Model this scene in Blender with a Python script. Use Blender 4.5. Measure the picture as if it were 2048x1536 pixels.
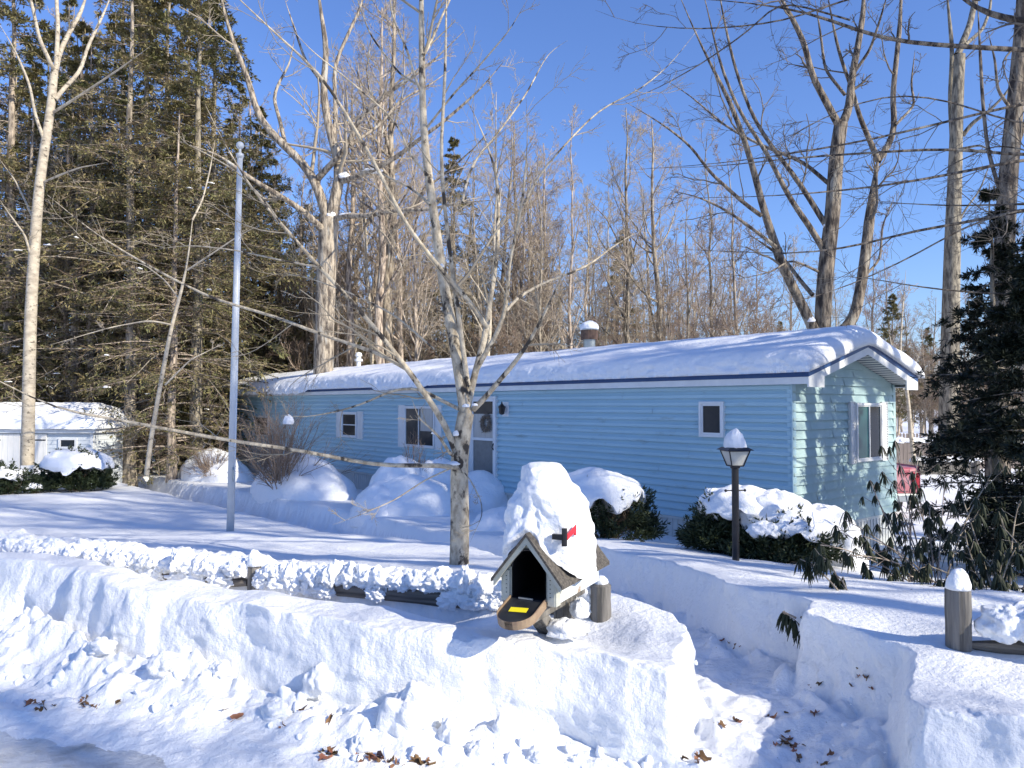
import bpy, math
import numpy as np
from mathutils import Vector, Matrix
scene = bpy.context.scene
for o in list(bpy.data.objects): bpy.data.objects.remove(o)
COL = scene.collection
# ------------------------------------------------------------------ camera
F = 1500.0; HOR = 42.0; PITCH = math.atan(HOR / F); CAMZ = 1.7
cam = bpy.data.cameras.new('camera'); cam.sensor_width = 36; cam.lens = F / 2048 * 36
cam.clip_start = .05; cam.clip_end = 2000
camo = bpy.data.objects.new('camera', cam); COL.objects.link(camo)
camo.location = (0, 0, CAMZ); camo.rotation_euler = (math.pi / 2 + PITCH, 0, 0)
scene.camera = camo
# ------------------------------------------------------------------ world, sun, exposure
SUNV = np.array([.84, -.54]); SUNV /= np.linalg.norm(SUNV); SUNEL = math.radians(31)
w = bpy.data.worlds.new('World'); scene.world = w; w.use_nodes = True
nt = w.node_tree; bg = nt.nodes['Background']
sky = nt.nodes.new('ShaderNodeTexSky'); sky.sky_type = 'NISHITA'; sky.sun_disc = False
sky.sun_elevation = SUNEL; sky.sun_rotation = math.atan2(SUNV[0], SUNV[1])
sky.altitude = 0; sky.air_density = 1.25; sky.dust_density = .25; sky.ozone_density = 5.0
hs = nt.nodes.new('ShaderNodeMix'); hs.data_type = 'RGBA'; hs.blend_type = 'MULTIPLY'; hs.inputs[0].default_value = 1; hs.inputs[7].default_value = (.89, .975, 1.34, 1)
nt.links.new(sky.outputs[0], hs.inputs[6]); nt.links.new(hs.outputs[2], bg.inputs[0]); bg.inputs[1].default_value = .115
sl = bpy.data.lights.new('sun', 'SUN'); sl.energy = 5.0; sl.angle = math.radians(.55); sl.color = (1, .915, .76)
so = bpy.data.objects.new('sun', sl); COL.objects.link(so)
sd = Vector((SUNV[0] * math.cos(SUNEL), SUNV[1] * math.cos(SUNEL), math.sin(SUNEL)))
so.rotation_euler = sd.to_track_quat('Z', 'Y').to_euler(); so.location = sd * 50
scene.view_settings.view_transform = 'Standard'; scene.view_settings.look = 'None'
scene.view_settings.exposure = .42; scene.view_settings.gamma = 1
# ------------------------------------------------------------------ helpers
cp, sp = math.cos(PITCH), math.sin(PITCH)
def ray(px, py):
    a = (px - 1024) / F; b = -(py - 768) / F
    return np.array([a, cp - b * sp, sp + b * cp])
def P(px, py, Y):
    d = ray(px, py); return np.array([0, 0, CAMZ]) + d * (Y / d[1])
RNG = np.random.default_rng(7)
TAB = np.random.default_rng(3).random((8, 256, 256))
def sst(x, a, b):
    t = np.clip((x - a) / (b - a), 0, 1); return t * t * (3 - 2 * t)
def vn(x, y, s=0):
    x = np.asarray(x, float); y = np.asarray(y, float)
    xi = np.floor(x).astype(int); yi = np.floor(y).astype(int); fx = x - xi; fy = y - yi
    fx = fx * fx * (3 - 2 * fx); fy = fy * fy * (3 - 2 * fy); t = TAB[s % 8]
    a = t[xi & 255, yi & 255]; b = t[(xi + 1) & 255, yi & 255]; c = t[xi & 255, (yi + 1) & 255]; d = t[(xi + 1) & 255, (yi + 1) & 255]
    return (a * (1 - fx) + b * fx) * (1 - fy) + (c * (1 - fx) + d * fx) * fy - .5
def fbm(x, y, o=4, s=0):
    r = 0; A = 1
    for i in range(o):
        r = r + A * vn(x * 2 ** i + 17.3 * i, y * 2 ** i - 9.1 * i, s + i); A *= .5
    return r
def vn3(p, s=0):
    x, y, z = p[..., 0], p[..., 1], p[..., 2]
    zi = np.floor(z); fz = z - zi; fz = fz * fz * (3 - 2 * fz)
    return vn(x + zi * 37.7, y + zi * 11.3, s) * (1 - fz) + vn(x + (zi + 1) * 37.7, y + (zi + 1) * 11.3, s) * fz
def fbm3(p, o=4, s=0):
    r = 0; A = 1
    for i in range(o): r = r + A * vn3(p * 2 ** i + i * 5.1, s + i); A *= .5
    return r
def mesh(name, V, Fs, mats, smooth=False, midx=None):
    me = bpy.data.meshes.new(name); V = np.asarray(V, np.float32).reshape(-1, 3)
    if isinstance(Fs, np.ndarray): Fs = [Fs]
    Fs = [np.asarray(f, np.int32) for f in Fs if len(f)]
    me.vertices.add(len(V)); me.vertices.foreach_set('co', V.ravel())
    nl = sum(f.size for f in Fs); npoly = sum(len(f) for f in Fs)
    me.loops.add(nl); me.polygons.add(npoly)
    me.loops.foreach_set('vertex_index', np.concatenate([f.ravel() for f in Fs]))
    tot = np.concatenate([np.full(len(f), f.shape[1], np.int32) for f in Fs])
    st = np.concatenate([[0], np.cumsum(tot)[:-1]]).astype(np.int32)
    me.polygons.foreach_set('loop_start', st)
    if midx is not None: me.polygons.foreach_set('material_index', np.asarray(midx, np.int32))
    me.update(calc_edges=True)
    if smooth: me.polygons.foreach_set('use_smooth', np.ones(npoly, bool))
    if not isinstance(mats, (list, tuple)): mats = [mats]
    for m in mats: me.materials.append(m)
    return me
def link(name, me, parent=None, label=None, cat=None, group=None, kind=None):
    o = bpy.data.objects.new(name, me); COL.objects.link(o)
    if parent is not None: o.parent = parent
    return tag(o, label, cat, group, kind)
def tag(o, label=None, cat=None, group=None, kind=None):
    if label: o['label'] = label
    if cat: o['category'] = cat
    if group: o['group'] = group
    if kind: o['kind'] = kind
    return o
def thing(name, loc=(0, 0, 0), rz=0, label=None, cat=None, group=None):
    o = bpy.data.objects.new(name, None); COL.objects.link(o); o.location = loc; o.rotation_euler = (0, 0, rz)
    o.empty_display_size = .1
    return tag(o, label, cat, group)
def dup(root, loc, rz, sc=1, label=None, group=None):
    r = root.copy(); COL.objects.link(r); r.location = loc; r.rotation_euler = (0, 0, rz); r.scale = (sc, sc, sc) if not isinstance(sc, tuple) else sc
    if label: r['label'] = label
    if group: r['group'] = group
    for ch in list(root.children):
        c = ch.copy(); COL.objects.link(c); c.parent = r
        for g in ch.children:
            d = g.copy(); COL.objects.link(d); d.parent = c
    return r
class MB:
    def __init__(s): s.V = []; s.F = {}; s.n = 0
    def add(s, V, F):
        V = np.asarray(V, float).reshape(-1, 3); s.V.append(V)
        for f in F: s.F.setdefault(len(f), []).append([i + s.n for i in f])
        s.n += len(V); return s
    def box(s, x0, x1, y0, y1, z0, z1):
        V = [(x, y, z) for z in (z0, z1) for y in (y0, y1) for x in (x0, x1)]
        return s.add(V, [(0, 2, 3, 1), (4, 5, 7, 6), (0, 1, 5, 4), (2, 6, 7, 3), (0, 4, 6, 2), (1, 3, 7, 5)])
    def hexa(s, V):  # 8 points bottom 4 ccw, top 4 ccw
        return s.add(V, [(3, 2, 1, 0), (4, 5, 6, 7), (0, 1, 5, 4), (1, 2, 6, 5), (2, 3, 7, 6), (3, 0, 4, 7)])
    def prism(s, poly, axis, a, b):  # poly 2d extruded along axis
        n = len(poly); V = []
        for t in (a, b):
            for u, v in poly:
                V.append({0: (t, u, v), 1: (u, t, v), 2: (u, v, t)}[axis])
        F = [tuple(range(n)), tuple(range(2 * n - 1, n - 1, -1))] + [(i, (i + 1) % n, n + (i + 1) % n, n + i) for i in range(n)]
        return s.add(V, F)
    def tube(s, pts, rad, k=10, cap=True):
        pts = np.asarray(pts, float); n = len(pts); rad = np.broadcast_to(np.asarray(rad, float), (n,))
        T = np.gradient(pts, axis=0); T /= np.linalg.norm(T, axis=1)[:, None] + 1e-9
        ref = np.array([0, 0, 1.]) if abs(T[:, 2]).mean() < .8 else np.array([1., 0, 0])
        U = np.cross(T, ref); U /= np.linalg.norm(U, axis=1)[:, None]; W = np.cross(T, U)
        a = np.arange(k) * 2 * math.pi / k
        V = pts[:, None] + rad[:, None, None] * (np.cos(a)[None, :, None] * U[:, None] + np.sin(a)[None, :, None] * W[:, None])
        Fc = [(i * k + j, i * k + (j + 1) % k, (i + 1) * k + (j + 1) % k, (i + 1) * k + j) for i in range(n - 1) for j in range(k)]
        if cap: Fc += [tuple(range(k - 1, -1, -1)), tuple((n - 1) * k + j for j in range(k))]
        return s.add(V.reshape(-1, 3), Fc)
    def lathe(s, prof, c=(0, 0, 0), k=24):
        prof = [(max(r, 1e-4), z) for r, z in prof]
        a = np.arange(k) * 2 * math.pi / k; V = []
        for r, z in prof:
            for t in a: V.append((c[0] + r * math.cos(t), c[1] + r * math.sin(t), c[2] + z))
        n = len(prof)
        Fc = [(i * k + j, i * k + (j + 1) % k, (i + 1) * k + (j + 1) % k, (i + 1) * k + j) for i in range(n - 1) for j in range(k)]
        return s.add(V, Fc)
    def obj(s, name, mat, parent=None, smooth=False, bevel=0, **kw):
        V = np.concatenate(s.V); me = bpy.data.meshes.new(name)
        fs = [f for k in s.F for f in s.F[k]]
        me.from_pydata([tuple(v) for v in V], [], fs); me.update()
        if smooth: me.polygons.foreach_set('use_smooth', np.ones(len(fs), bool))
        me.materials.append(mat)
        o = link(name, me, parent, **kw)
        if bevel:
            b = o.modifiers.new('bevel', 'BEVEL'); b.width = bevel; b.segments = 2; b.limit_method = 'ANGLE'
        return o
# ------------------------------------------------------------------ materials
def mat(name, col, rough=.7, col2=None, scale=5, detail=6, lo=.35, hi=.65, bump=0, bscale=30, metal=0, spec=.4, vec=(1, 1, 1), coord='Object', bdist=.01, col3=None, s3=2, spread3=(.55, .7), rnd=0):
    m = bpy.data.materials.new(name); m.use_nodes = True; n = m.node_tree; b = n.nodes['Principled BSDF']
    b.inputs['Roughness'].default_value = rough; b.inputs['Metallic'].default_value = metal
    b.inputs['Specular IOR Level'].default_value = spec
    b.inputs['Base Color'].default_value = (*col, 1)
    tc = n.nodes.new('ShaderNodeTexCoord'); mp = n.nodes.new('ShaderNodeMapping'); mp.inputs['Scale'].default_value = vec
    n.links.new(tc.outputs[coord], mp.inputs[0]); last = None
    def noise(sc, det=6, r=.6):
        q = n.nodes.new('ShaderNodeTexNoise'); q.inputs['Scale'].default_value = sc; q.inputs['Detail'].default_value = det
        q.inputs['Roughness'].default_value = r; n.links.new(mp.outputs[0], q.inputs['Vector']); return q.outputs[0]
    def mix(fac, a, bb):
        x = n.nodes.new('ShaderNodeMix'); x.data_type = 'RGBA'; n.links.new(fac, x.inputs[0])
        for v, i in ((a, 6), (bb, 7)):
            if isinstance(v, tuple): x.inputs[i].default_value = (*v, 1)
            else: n.links.new(v, x.inputs[i])
        return x.outputs[2]
    def ramp(src, a, bb):
        r = n.nodes.new('ShaderNodeMapRange'); r.inputs[1].default_value = a; r.inputs[2].default_value = bb; n.links.new(src, r.inputs[0]); return r.outputs[0]
    if col2: last = mix(ramp(noise(scale, detail), lo, hi), col, col2)
    if col3: last = mix(ramp(noise(s3, 7), *spread3), last if last else col, col3)
    if rnd:
        oi = n.nodes.new('ShaderNodeObjectInfo'); h = n.nodes.new('ShaderNodeHueSaturation')
        r = n.nodes.new('ShaderNodeMapRange'); n.links.new(oi.outputs['Random'], r.inputs[0]); r.inputs[3].default_value = 1 - rnd; r.inputs[4].default_value = 1 + rnd
        n.links.new(r.outputs[0], h.inputs['Value'])
        r2 = n.nodes.new('ShaderNodeMapRange'); n.links.new(oi.outputs['Random'], r2.inputs[0]); r2.inputs[3].default_value = .5 + rnd * .06; r2.inputs[4].default_value = .5 - rnd * .06
        n.links.new(r2.outputs[0], h.inputs['Hue'])
        if last: n.links.new(last, h.inputs['Color'])
        else: h.inputs['Color'].default_value = (*col, 1)
        last = h.outputs[0]
    if last: n.links.new(last, b.inputs['Base Color'])
    if bump:
        bp = n.nodes.new('ShaderNodeBump'); bp.inputs['Strength'].default_value = bump; bp.inputs['Distance'].default_value = bdist
        n.links.new(noise(bscale, 8, .65), bp.inputs['Height']); n.links.new(bp.outputs[0], b.inputs['Normal'])
    return m
M = {}
M['snow'] = mat('snow', (.84, .86, .88), .55, (.90, .91, .92), 1.3, bump=.8, bscale=22, spec=.25, bdist=.03, col3=(.55, .53, .50), s3=42, spread3=(.70, .76))
M['snow2'] = mat('snow_fluffy', (.85, .87, .89), .6, (.90, .91, .92), 3, bump=.8, bscale=14, spec=.25, bdist=.03)
M['snowfar'] = mat('snow_lumps', (.88, .9, .93), .6, spec=.2)
M['path'] = mat('trodden_snow', (.84, .86, .89), .6, (.74, .75, .77), 2.2, bump=.8, bscale=18, bdist=.03, col3=(.42, .38, .33), s3=34, spread3=(.66, .74))
M['road'] = mat('packed_snow_road', (.82, .84, .86), .5, (.76, .765, .77), 1.4, bump=1, bscale=30, bdist=.03, col3=(.37, .35, .32), s3=2.6, spread3=(.49, .70), vec=(1, 2.2, 1))
M['siding'] = mat('blue_siding', (.40, .585, .67), .5, (.34, .52, .605), 1.5, lo=.3, hi=.7, bump=.1, bscale=60, bdist=.003, vec=(.25, 1, 1), col3=(.24, .32, .34), s3=7, spread3=(.60, .80))
M['siding2'] = mat('shingle_siding', (.40, .53, .53), .5, (.33, .47, .475), 3, bump=.2, bscale=50, bdist=.004)
M['white'] = mat('white_trim', (.74, .76, .76), .5, (.66, .68, .69), 4, bump=.1, bscale=60, bdist=.003)
M['navy'] = mat('navy_metal', (.012, .05, .17), .45, (.02, .07, .20), 3)
M['skirt'] = mat('skirting', (.60, .62, .60), .5, (.50, .52, .50), 2)
M['glass'] = mat('dark_glass', (.012, .02, .03), .08, (.03, .035, .04), 3, spec=.2)
M['glass2'] = mat('teal_glass', (.03, .10, .11), .12, spec=.25)
M['curtain'] = mat('pale_curtain', (.40, .42, .42), .3, (.28, .30, .31), 8, vec=(8, 8, .3), spec=.8)
M['screen'] = mat('grey_screen', (.13, .15, .16), .35, (.17, .19, .2), 8)
M['black'] = mat('black_metal', (.012, .012, .015), .35, (.02, .02, .022), 12)
M['steel'] = mat('galvanised', (.42, .45, .45), .35, (.32, .35, .35), 6, metal=.7)
M['rust'] = mat('rusty_mesh', (.09, .055, .04), .8, (.16, .10, .07), 12)
M['pole'] = mat('flagpole_paint', (.58, .61, .62), .35, (.47, .50, .52), 3, bump=.1, bscale=40, bdist=.002)
M['wood'] = mat('weathered_wood', (.085, .08, .072), .85, (.22, .205, .185), 30, vec=(1, 1, .05), lo=.4, hi=.62, bump=1, bscale=45, bdist=.01)
M['railwood'] = mat('rail_wood', (.07, .06, .05), .85, (.20, .175, .145), 28, vec=(.05, 1, 1), lo=.4, hi=.62, bump=1, bscale=40, bdist=.01)
M['fence'] = mat('grey_brown_boards', (.15, .125, .11), .85, (.24, .20, .18), 4, vec=(6, 6, .4))
M['bark'] = mat('pale_bark', (.32, .265, .19), .85, (.62, .54, .40), 16, lo=.38, hi=.6, bump=1, bscale=30, bdist=.02, col3=(.06, .05, .04), s3=9, spread3=(.54, .60), vec=(1, 1, .6))
M['twig'] = mat('twigs', (.34, .28, .205), .8, (.46, .39, .30), 6, rnd=.2)
M['twigdark'] = mat('dark_twigs', (.10, .085, .07), .8, (.22, .19, .15), 6)
M['barkoak'] = mat('oak_bark', (.12, .095, .075), .9, (.50, .42, .32), 11, vec=(1, 1, .22), lo=.40, hi=.58, bump=1, bscale=11, bdist=.08, rnd=.15, col3=(.50, .48, .42), s3=3.2, spread3=(.60, .66))
M['barkpale'] = mat('beech_bark', (.56, .49, .37), .8, (.34, .29, .22), 5, vec=(1, 1, 1.6), bump=.5, bscale=12, bdist=.02, col3=(.14, .12, .09), s3=7, spread3=(.58, .64))
M['barkgrey'] = mat('grey_bark', (.13, .11, .09), .9, (.44, .375, .29), 12, vec=(1, 1, .25), lo=.4, hi=.6, bump=1, bscale=14, bdist=.05, rnd=.25)
M['barkdark'] = mat('dark_oak_bark', (.05, .04, .034), .9, (.30, .25, .19), 12, vec=(1, 1, .22), lo=.42, hi=.6, bump=1, bscale=12, bdist=.08, col3=(.36, .33, .27), s3=3.5, spread3=(.60, .66))
M['twigred'] = mat('reddish_twigs', (.25, .175, .14), .8, (.32, .25, .19), 4, rnd=.2)
M['shrubtwig'] = mat('brown_twigs', (.21, .15, .11), .85, (.31, .24, .18), 6)
M['needle'] = mat('hemlock_needles', (.11, .125, .042), .7, (.25, .20, .095), .9, lo=.3, hi=.7, rnd=.25)
M['needleshade'] = mat('shaded_needles', (.012, .018, .010), .6, (.022, .030, .014), 3)  # near-black hemlock needles, the shade they stand in is put into the colour
M['yew'] = mat('yew_foliage', (.020, .034, .014), .6, (.045, .060, .022), 5)
M['rhodo'] = mat('rhododendron_leaf', (.012, .021, .010), .6, (.035, .042, .020), 9, spec=.25)
M['leaf'] = mat('dead_leaf', (.15, .07, .035), .8, (.27, .14, .07), 20, rnd=.4)
M['mbwood'] = mat('cream_wood', (.50, .50, .42), .7, (.38, .39, .33), 10, bump=.3, bscale=30, bdist=.004)
M['mbside'] = mat('flaking_paint', (.72, .77, .78), .6, (.60, .64, .64), 9, bump=.3, bscale=30, bdist=.004, col3=(.30, .21, .14), s3=5, spread3=(.61, .66))
M['shingle'] = mat('grey_shingle', (.05, .045, .04), .95, (.14, .125, .105), 60, bump=.8, bscale=90, bdist=.006)
M['mbin'] = mat('mailbox_inside', (.004, .004, .005), .6)
M['mbdoor'] = mat('black_enamel', (.012, .014, .018), .3, (.03, .032, .036), 12, col3=(.35, .36, .36), s3=26, spread3=(.70, .74))
M['mbrim'] = mat('tan_rim', (.30, .22, .14), .6, (.22, .15, .10), 20)
M['yellow'] = mat('yellow_label', (.80, .68, .02), .5)
M['red'] = mat('red_flag', (.62, .03, .045), .45)
M['carred'] = mat('salted_red_paint', (.42, .10, .13), .35, (.50, .28, .30), 3)
M['tail'] = mat('tail_lamp', (.35, .01, .02), .15, spec=.8)
M['tyre'] = mat('rubber', (.02, .02, .02), .9)
M['hull'] = mat('wood_wall_pale', (.62, .66, .69), .5, (.56, .61, .65), 3)
M['doorwhite'] = mat('white_boards', (.84, .82, .76), .7, (.74, .72, .66), 5, vec=(6, 1, .6))
M['lens'] = mat('frosted_glass', (.50, .50, .45), .3, (.38, .38, .34), 8, spec=.6)
M['wreath'] = mat('dry_wreath', (.16, .12, .08), .9, (.28, .24, .20), 20)
# ------------------------------------------------------------------ terrain
def poly_sd(X, Y, poly):     # + inside
    px, py = X.ravel(), Y.ravel(); n = len(poly); d2 = np.full(px.shape, 1e9); ins = np.zeros(px.shape, bool)
    for i in range(n):
        (ax, ay), (bx, by) = poly[i], poly[(i + 1) % n]; ex, ey = bx - ax, by - ay
        t = np.clip(((px - ax) * ex + (py - ay) * ey) / (ex * ex + ey * ey), 0, 1)
        d2 = np.minimum(d2, (px - ax - t * ex) ** 2 + (py - ay - t * ey) ** 2)
        c = (ay > py) != (by > py)
        with np.errstate(divide='ignore', invalid='ignore'):
            xi = (bx - ax) * (py - ay) / (by - ay if by != ay else 1e-9) + ax
        ins ^= c & (px < xi)
    return (np.sqrt(d2) * np.where(ins, 1, -1)).reshape(X.shape)
# house axes: corner HC, t runs along the long wall away from camera, s across the end wall
HC = np.array([4.06, 10.9]); DT = np.array([-.643, .766]); DS = np.array([.766, .643]); NL = np.array([-.766, -.643])
def hw(t, d): return tuple(HC + DT * t + NL * d)     # t along, d out in front of the long wall
WALK = [(.64, 3.0), (.67, 3.5), (1.0, 4.2), (.99, 4.6), (.74, 4.95), (.45, 5.8), hw(1.9, 4.5), hw(7, 4.45), hw(14, 4.4), hw(21.5, 4.4), hw(22.0, 3.1),
        hw(14, 2.75), hw(7, 2.7), hw(3.2, 3.0), (1.0, 9.0), (1.45, 7.1), (1.66, 5.5), (1.93, 4.85), (1.80, 4.55), (2.06, 4.0), (1.72, 3.15), (1.72, 2.7), (.64, 2.6)]
FX = np.array([-60, -30, -12, -3.3, -2.08, -.82, .2, .67, 1.7, 3, 6, 20, 60.]); FY = np.array([28, 17, 9, 5.0, 4.45, 3.92, 3.62, 3.5, 3.1, 2.75, 1.8, -2.5, -15.])
LY = np.array([-50, 4.5, 5, 7, 9, 11, 13, 23, 40, 80, 400]); LZ = np.array([.42, .45, .44, .24, .01, -.23, -.43, -.68, -.85, -1.0, -1.2])
def lawn(X, Y):
    z = np.interp(Y, LY, LZ) - .09 * np.clip(X - 1.6, 0, 3) * sst(Y, 5, 7.5) * (1 - sst(Y, 14, 22))
    z = z + .05 * fbm(X / 2.6, Y / 2.6, 3, 1) * sst(Y, 5.5, 8) + .022 * fbm(X / .45, Y / .45, 3, 2)
    return z
def FF(X):
    slab = sst(X, -2.6, -2.1) * (1 - .3 * sst(X, -.7, .2))
    n = (.16 - .09 * slab) * fbm(X / .8, X * 0 + 7, 2, 3) + (.04 - .034 * slab) * fbm(X / .16, X * 0, 3, 4) + .05 * sst(X, -2.12, -2.2) - .06 * sst(X, -.25, -.1) * (1 - sst(X, .3, .6))
    return np.interp(X, FX, FY) - n / .94
def H(X, Y, parts=False):
    X = np.asarray(X, float); Y = np.asarray(Y, float)
    L = lawn(X, Y)
    d = (Y - FF(X)) * .94
    crest = np.interp(X, [-8, -3, -2, -1, .2, .6, 1.7, 3], [.50, .59, .55, .52, .50, .46, .40, .43]) + .05 * fbm(X / .35, Y / .5, 3, 6) + .035 * fbm(X / .08, Y / .08, 3, 5) * (1 - sst(d, .05, .3))
    trough = (.27 * np.exp(-((d - 1.0) / .30) ** 2) * sst(X, -3.5, -2.4) * (1 - sst(X, -.6, .0)) + .10 * np.exp(-((d - .7) / .35) ** 2) * sst(X, -.6, .0) * (1 - sst(X, .5, .8)))
    e = Y - np.interp(X, [-12, -4.8, -1.91, .48], [9.8, 6.85, 5.6, 4.64]) - .03 * fbm(X / .1, Y / .1, 3, 1); ridge = 0
    rg = sst(e, .0, .10) * (1 - sst(e, .22, .8)) * (1 - sst(X, .35, .5)) * sst(X, -9, -6)
    L = L - (L + .50) * sst((X - HC[0]) * NL[0] + (Y - HC[1]) * NL[1], 2.3, 1.0) * sst(Y, 8.5, 10.5) * (1 - sst(Y, 14, 17)) * (X < 4.5) * .8
    top = crest + (L - crest) * sst(d, .45, 1.2) - trough
    top = top + rg * (np.maximum(.50 - top, .05) + .07 * fbm(X / .13, Y / .13, 4, 5) + .05 * np.abs(fbm(X / .05, Y / .05, 2, 2)))
    tall = np.where(X < -2.9, .0, 0)
    fall = np.interp(X, [-4, -2.5, -1.5, 0], [.34, .26, .14, .11])
    s = sst(d, 0, fall)
    T = np.interp(X, [-20, -3.2, -2, -1, -.2, .3, .7, 1.2, 2.2, 5], [.40, .34, .27, .20, .14, .08, .02, 0, .05, .2])
    dd = np.interp(X, [-4, -2, -1, 0, 1], [.42, .36, .28, .2, .12])
    tal = T * np.exp(-np.clip(-d, 0, 9) / dd * 1.1) * (.85 + .75 * fbm(X / .24, Y / .2, 4, 1) + .3 * np.abs(fbm(X / .1, Y / .1, 2, 3))) * (1 - .2 * s)
    road = .008 * fbm(X / .5, Y / .2, 3, 5) + .012 * fbm(X / .08, Y / .08, 2, 6) - .25 * sst(-Y, 5, 60)
    h = np.where(d > fall, top, 0); h = np.where(d > fall, h, np.where(d > 0, np.maximum(top * s, tal * (1 - s)), np.maximum(tal, 0) + road))
    h = np.where(d > fall, h, np.maximum(h, road))
    near = (X > -14) & (X < 6) & (Y > 2) & (Y < 30)
    sd = np.full(X.shape, -1.0)
    if near.any():
        sdn = poly_sd(X[near], Y[near], WALK); sd[near] = sdn
    far = sst(Y, 6, 12)
    sd = sd + .06 * fbm(X / .55, Y / .55, 2, 7) + .008 * fbm(X / .09, Y / .09, 2, 3) * (1 - far)
    fl = np.interp(Y, [0, 4.3, 6, 9, 14, 23], [0, 0.0, -.13, -.48, -.95, -1.2]) + .075 * fbm(X / .28, Y / .28, 3, 2) + .03 * fbm(X / .1, Y / .1, 3, 6) * (Y < 7)
    fl = fl + .09 * np.exp(-((sd - .12) / .10) ** 2) * (.5 + 1.2 * fbm(X / .12, Y / .12, 2, 4))
    fl = fl - .05 * np.exp(-((sd - .62) / .08) ** 2) * (Y > 3.4) * (Y < 7)
    ws = sst(sd, -.015, .085 + .05 * far)
    h2 = h * (1 - ws) + np.minimum(fl, h) * ws
    h2 = np.where(Y < 3.0, np.where(sd > 0, np.minimum(h2, .02 + road), h2), h2)
    if parts: return h2, d, sd
    return h2
def hz(x, y): return float(H(np.array([x]), np.array([y]))[0])
def ground_pt(px, py):
    d = ray(px, py); t = np.arange(2, 60, .01); X = d[0] * t; Y = d[1] * t; Z = CAMZ + d[2] * t
    below = Z < H(X, Y); i = int(np.argmax(below)); return np.array([X[i], Y[i], Z[i]])
def grow_axis(a, b, st, lim0, lim1, r):
    mid = np.arange(a, b, st); hi = []; x = b; s = st
    while x < lim1: hi.append(x); s *= r; x += s
    lo = []; x = a; s = st
    while x > lim0: s *= r; x -= s; lo.append(x)
    return np.concatenate([lo[::-1], mid, hi])
g0 = grow_axis(-3.6, 2.9, .014, -350, 350, 1.022); gx = np.concatenate([g0[g0 < .55], np.arange(.55, 1.15, .007), g0[(g0 >= 1.15) & (g0 < 1.6)], np.arange(1.6, 2.15, .007), g0[g0 >= 2.15]])
ya = np.arange(2.7, 6, .012); yb = np.arange(6, 9, .022); yc = []; y = 9; s = .022
while y < 450: yc.append(y); s *= 1.013; y += s
yl = []; y = 2.7; s = .014
while y > -120: s *= 1.04; y -= s; yl.append(y)
ya = np.concatenate([ya[ya < 3.58], np.arange(3.58, 3.76, .0028), ya[ya > 3.762]])
gy = np.concatenate([yl[::-1], ya, yb, yc])
GX, GY = np.meshgrid(gx, gy)
SH = np.clip(FF(gx) - 3.6, -4.5, 5.4)[None]; GY = GY + SH * sst(GY, 60, 5.0) * sst(GY, -50, 2.8)
GZ, GD, GS = H(GX, GY, True)
nearm = (np.abs(GX) < 5) & (GY > 2) & (GY < 8)
a = .055 * nearm * sst(GD, -.5, 0.02)
dx = a * fbm(GY * 6 + 3, GZ * 6 + GX, 4, 1)
dy = a * fbm(GX * 3.3 + 31, GZ * 4.5, 5, 3)
V = np.stack([GX + dx, GY + dy, GZ], -1).reshape(-1, 3)
ny, nx = GX.shape; I = np.arange(ny * nx).reshape(ny, nx)
Q = np.stack([I[:-1, :-1], I[:-1, 1:], I[1:, 1:], I[1:, :-1]], -1)
cd = GD[:-1, :-1]; cs = GS[:-1, :-1]; cy = GY[:-1, :-1]
mroad = (cd < -.66 + .22 * fbm(GX[:-1, :-1] / .5, cy / .3, 4, 5)) & (cy < 60); mpath = (cs > .10) & ~mroad
def sub(name, mask, m):
    q = Q[mask]; u, inv = np.unique(q, return_inverse=True)
    me = mesh(name, V[u], inv.reshape(q.shape), m, True); return link(name, me, kind='structure')
sub('road', mroad, M['road']); sub('path', mpath, M['path']); sub('snow_ground', ~(mroad | mpath), M['snow'])
# ------------------------------------------------------------------ blobs of snow
def blob(name, c, r, amp=.12, fr=2.2, rz=0, mat_=None, seed=0, nu=72, nv=40, flat=-.25, power=1.0, parent=None, cut=0, **kw):
    u = np.linspace(0, 2 * math.pi, nu, endpoint=False); v = np.linspace(0.001, math.pi - .001, nv)
    U, W = np.meshgrid(u, v); S = np.sin(W) ** power
    p = np.stack([S * np.cos(U), S * np.sin(U), np.cos(W)], -1)
    q = p * (1 + amp * fbm3(p * fr + seed * 3.7, 4, seed)[..., None] * 2)
    q[..., 2] = np.maximum(q[..., 2], flat + cut * vn(U * 3.2 + seed, U * 0 + seed, seed + 1) + cut * .6 * vn(U * 9 + seed, U * 0, seed + 2))
    q = q * np.array(r); cz, sz = math.cos(rz), math.sin(rz)
    x = q[..., 0] * cz - q[..., 1] * sz; y = q[..., 0] * sz + q[..., 1] * cz
    Vv = np.stack([x, y, q[..., 2]], -1).reshape(-1, 3)
    I = np.arange(nu * nv).reshape(nv, nu); J = np.roll(I, -1, 1)
    Fq = np.stack([I[:-1], I[1:], J[1:], J[:-1]], -1).reshape(-1, 4)
    me = mesh(name, Vv, Fq, mat_ or M['snow2'], True); o = link(name, me, parent, **kw); o.location = c; return o
def merge_blobs(name, specs, mat_=None, **kw):
    MVs, MFs, n = [], [], 0
    for (c, r, amp, fr, rz, seed, flat, cut) in specs:
        o = blob('tmp', (0, 0, 0), r, amp, fr, rz, None, seed, 56, 32, flat, 1, None, cut); me = o.data
        vv = np.empty(len(me.vertices) * 3, np.float32); me.vertices.foreach_get('co', vv); vv = vv.reshape(-1, 3) + np.array(c)
        ff = np.empty(len(me.loops), np.int32); me.loops.foreach_get('vertex_index', ff); ff = ff.reshape(-1, 4) + n
        MVs.append(vv); MFs.append(ff); n += len(vv); bpy.data.objects.remove(o); bpy.data.meshes.remove(me)
    return link(name, mesh(name, np.concatenate(MVs), np.concatenate(MFs), mat_ or M['snow2'], True), **kw)
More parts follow.
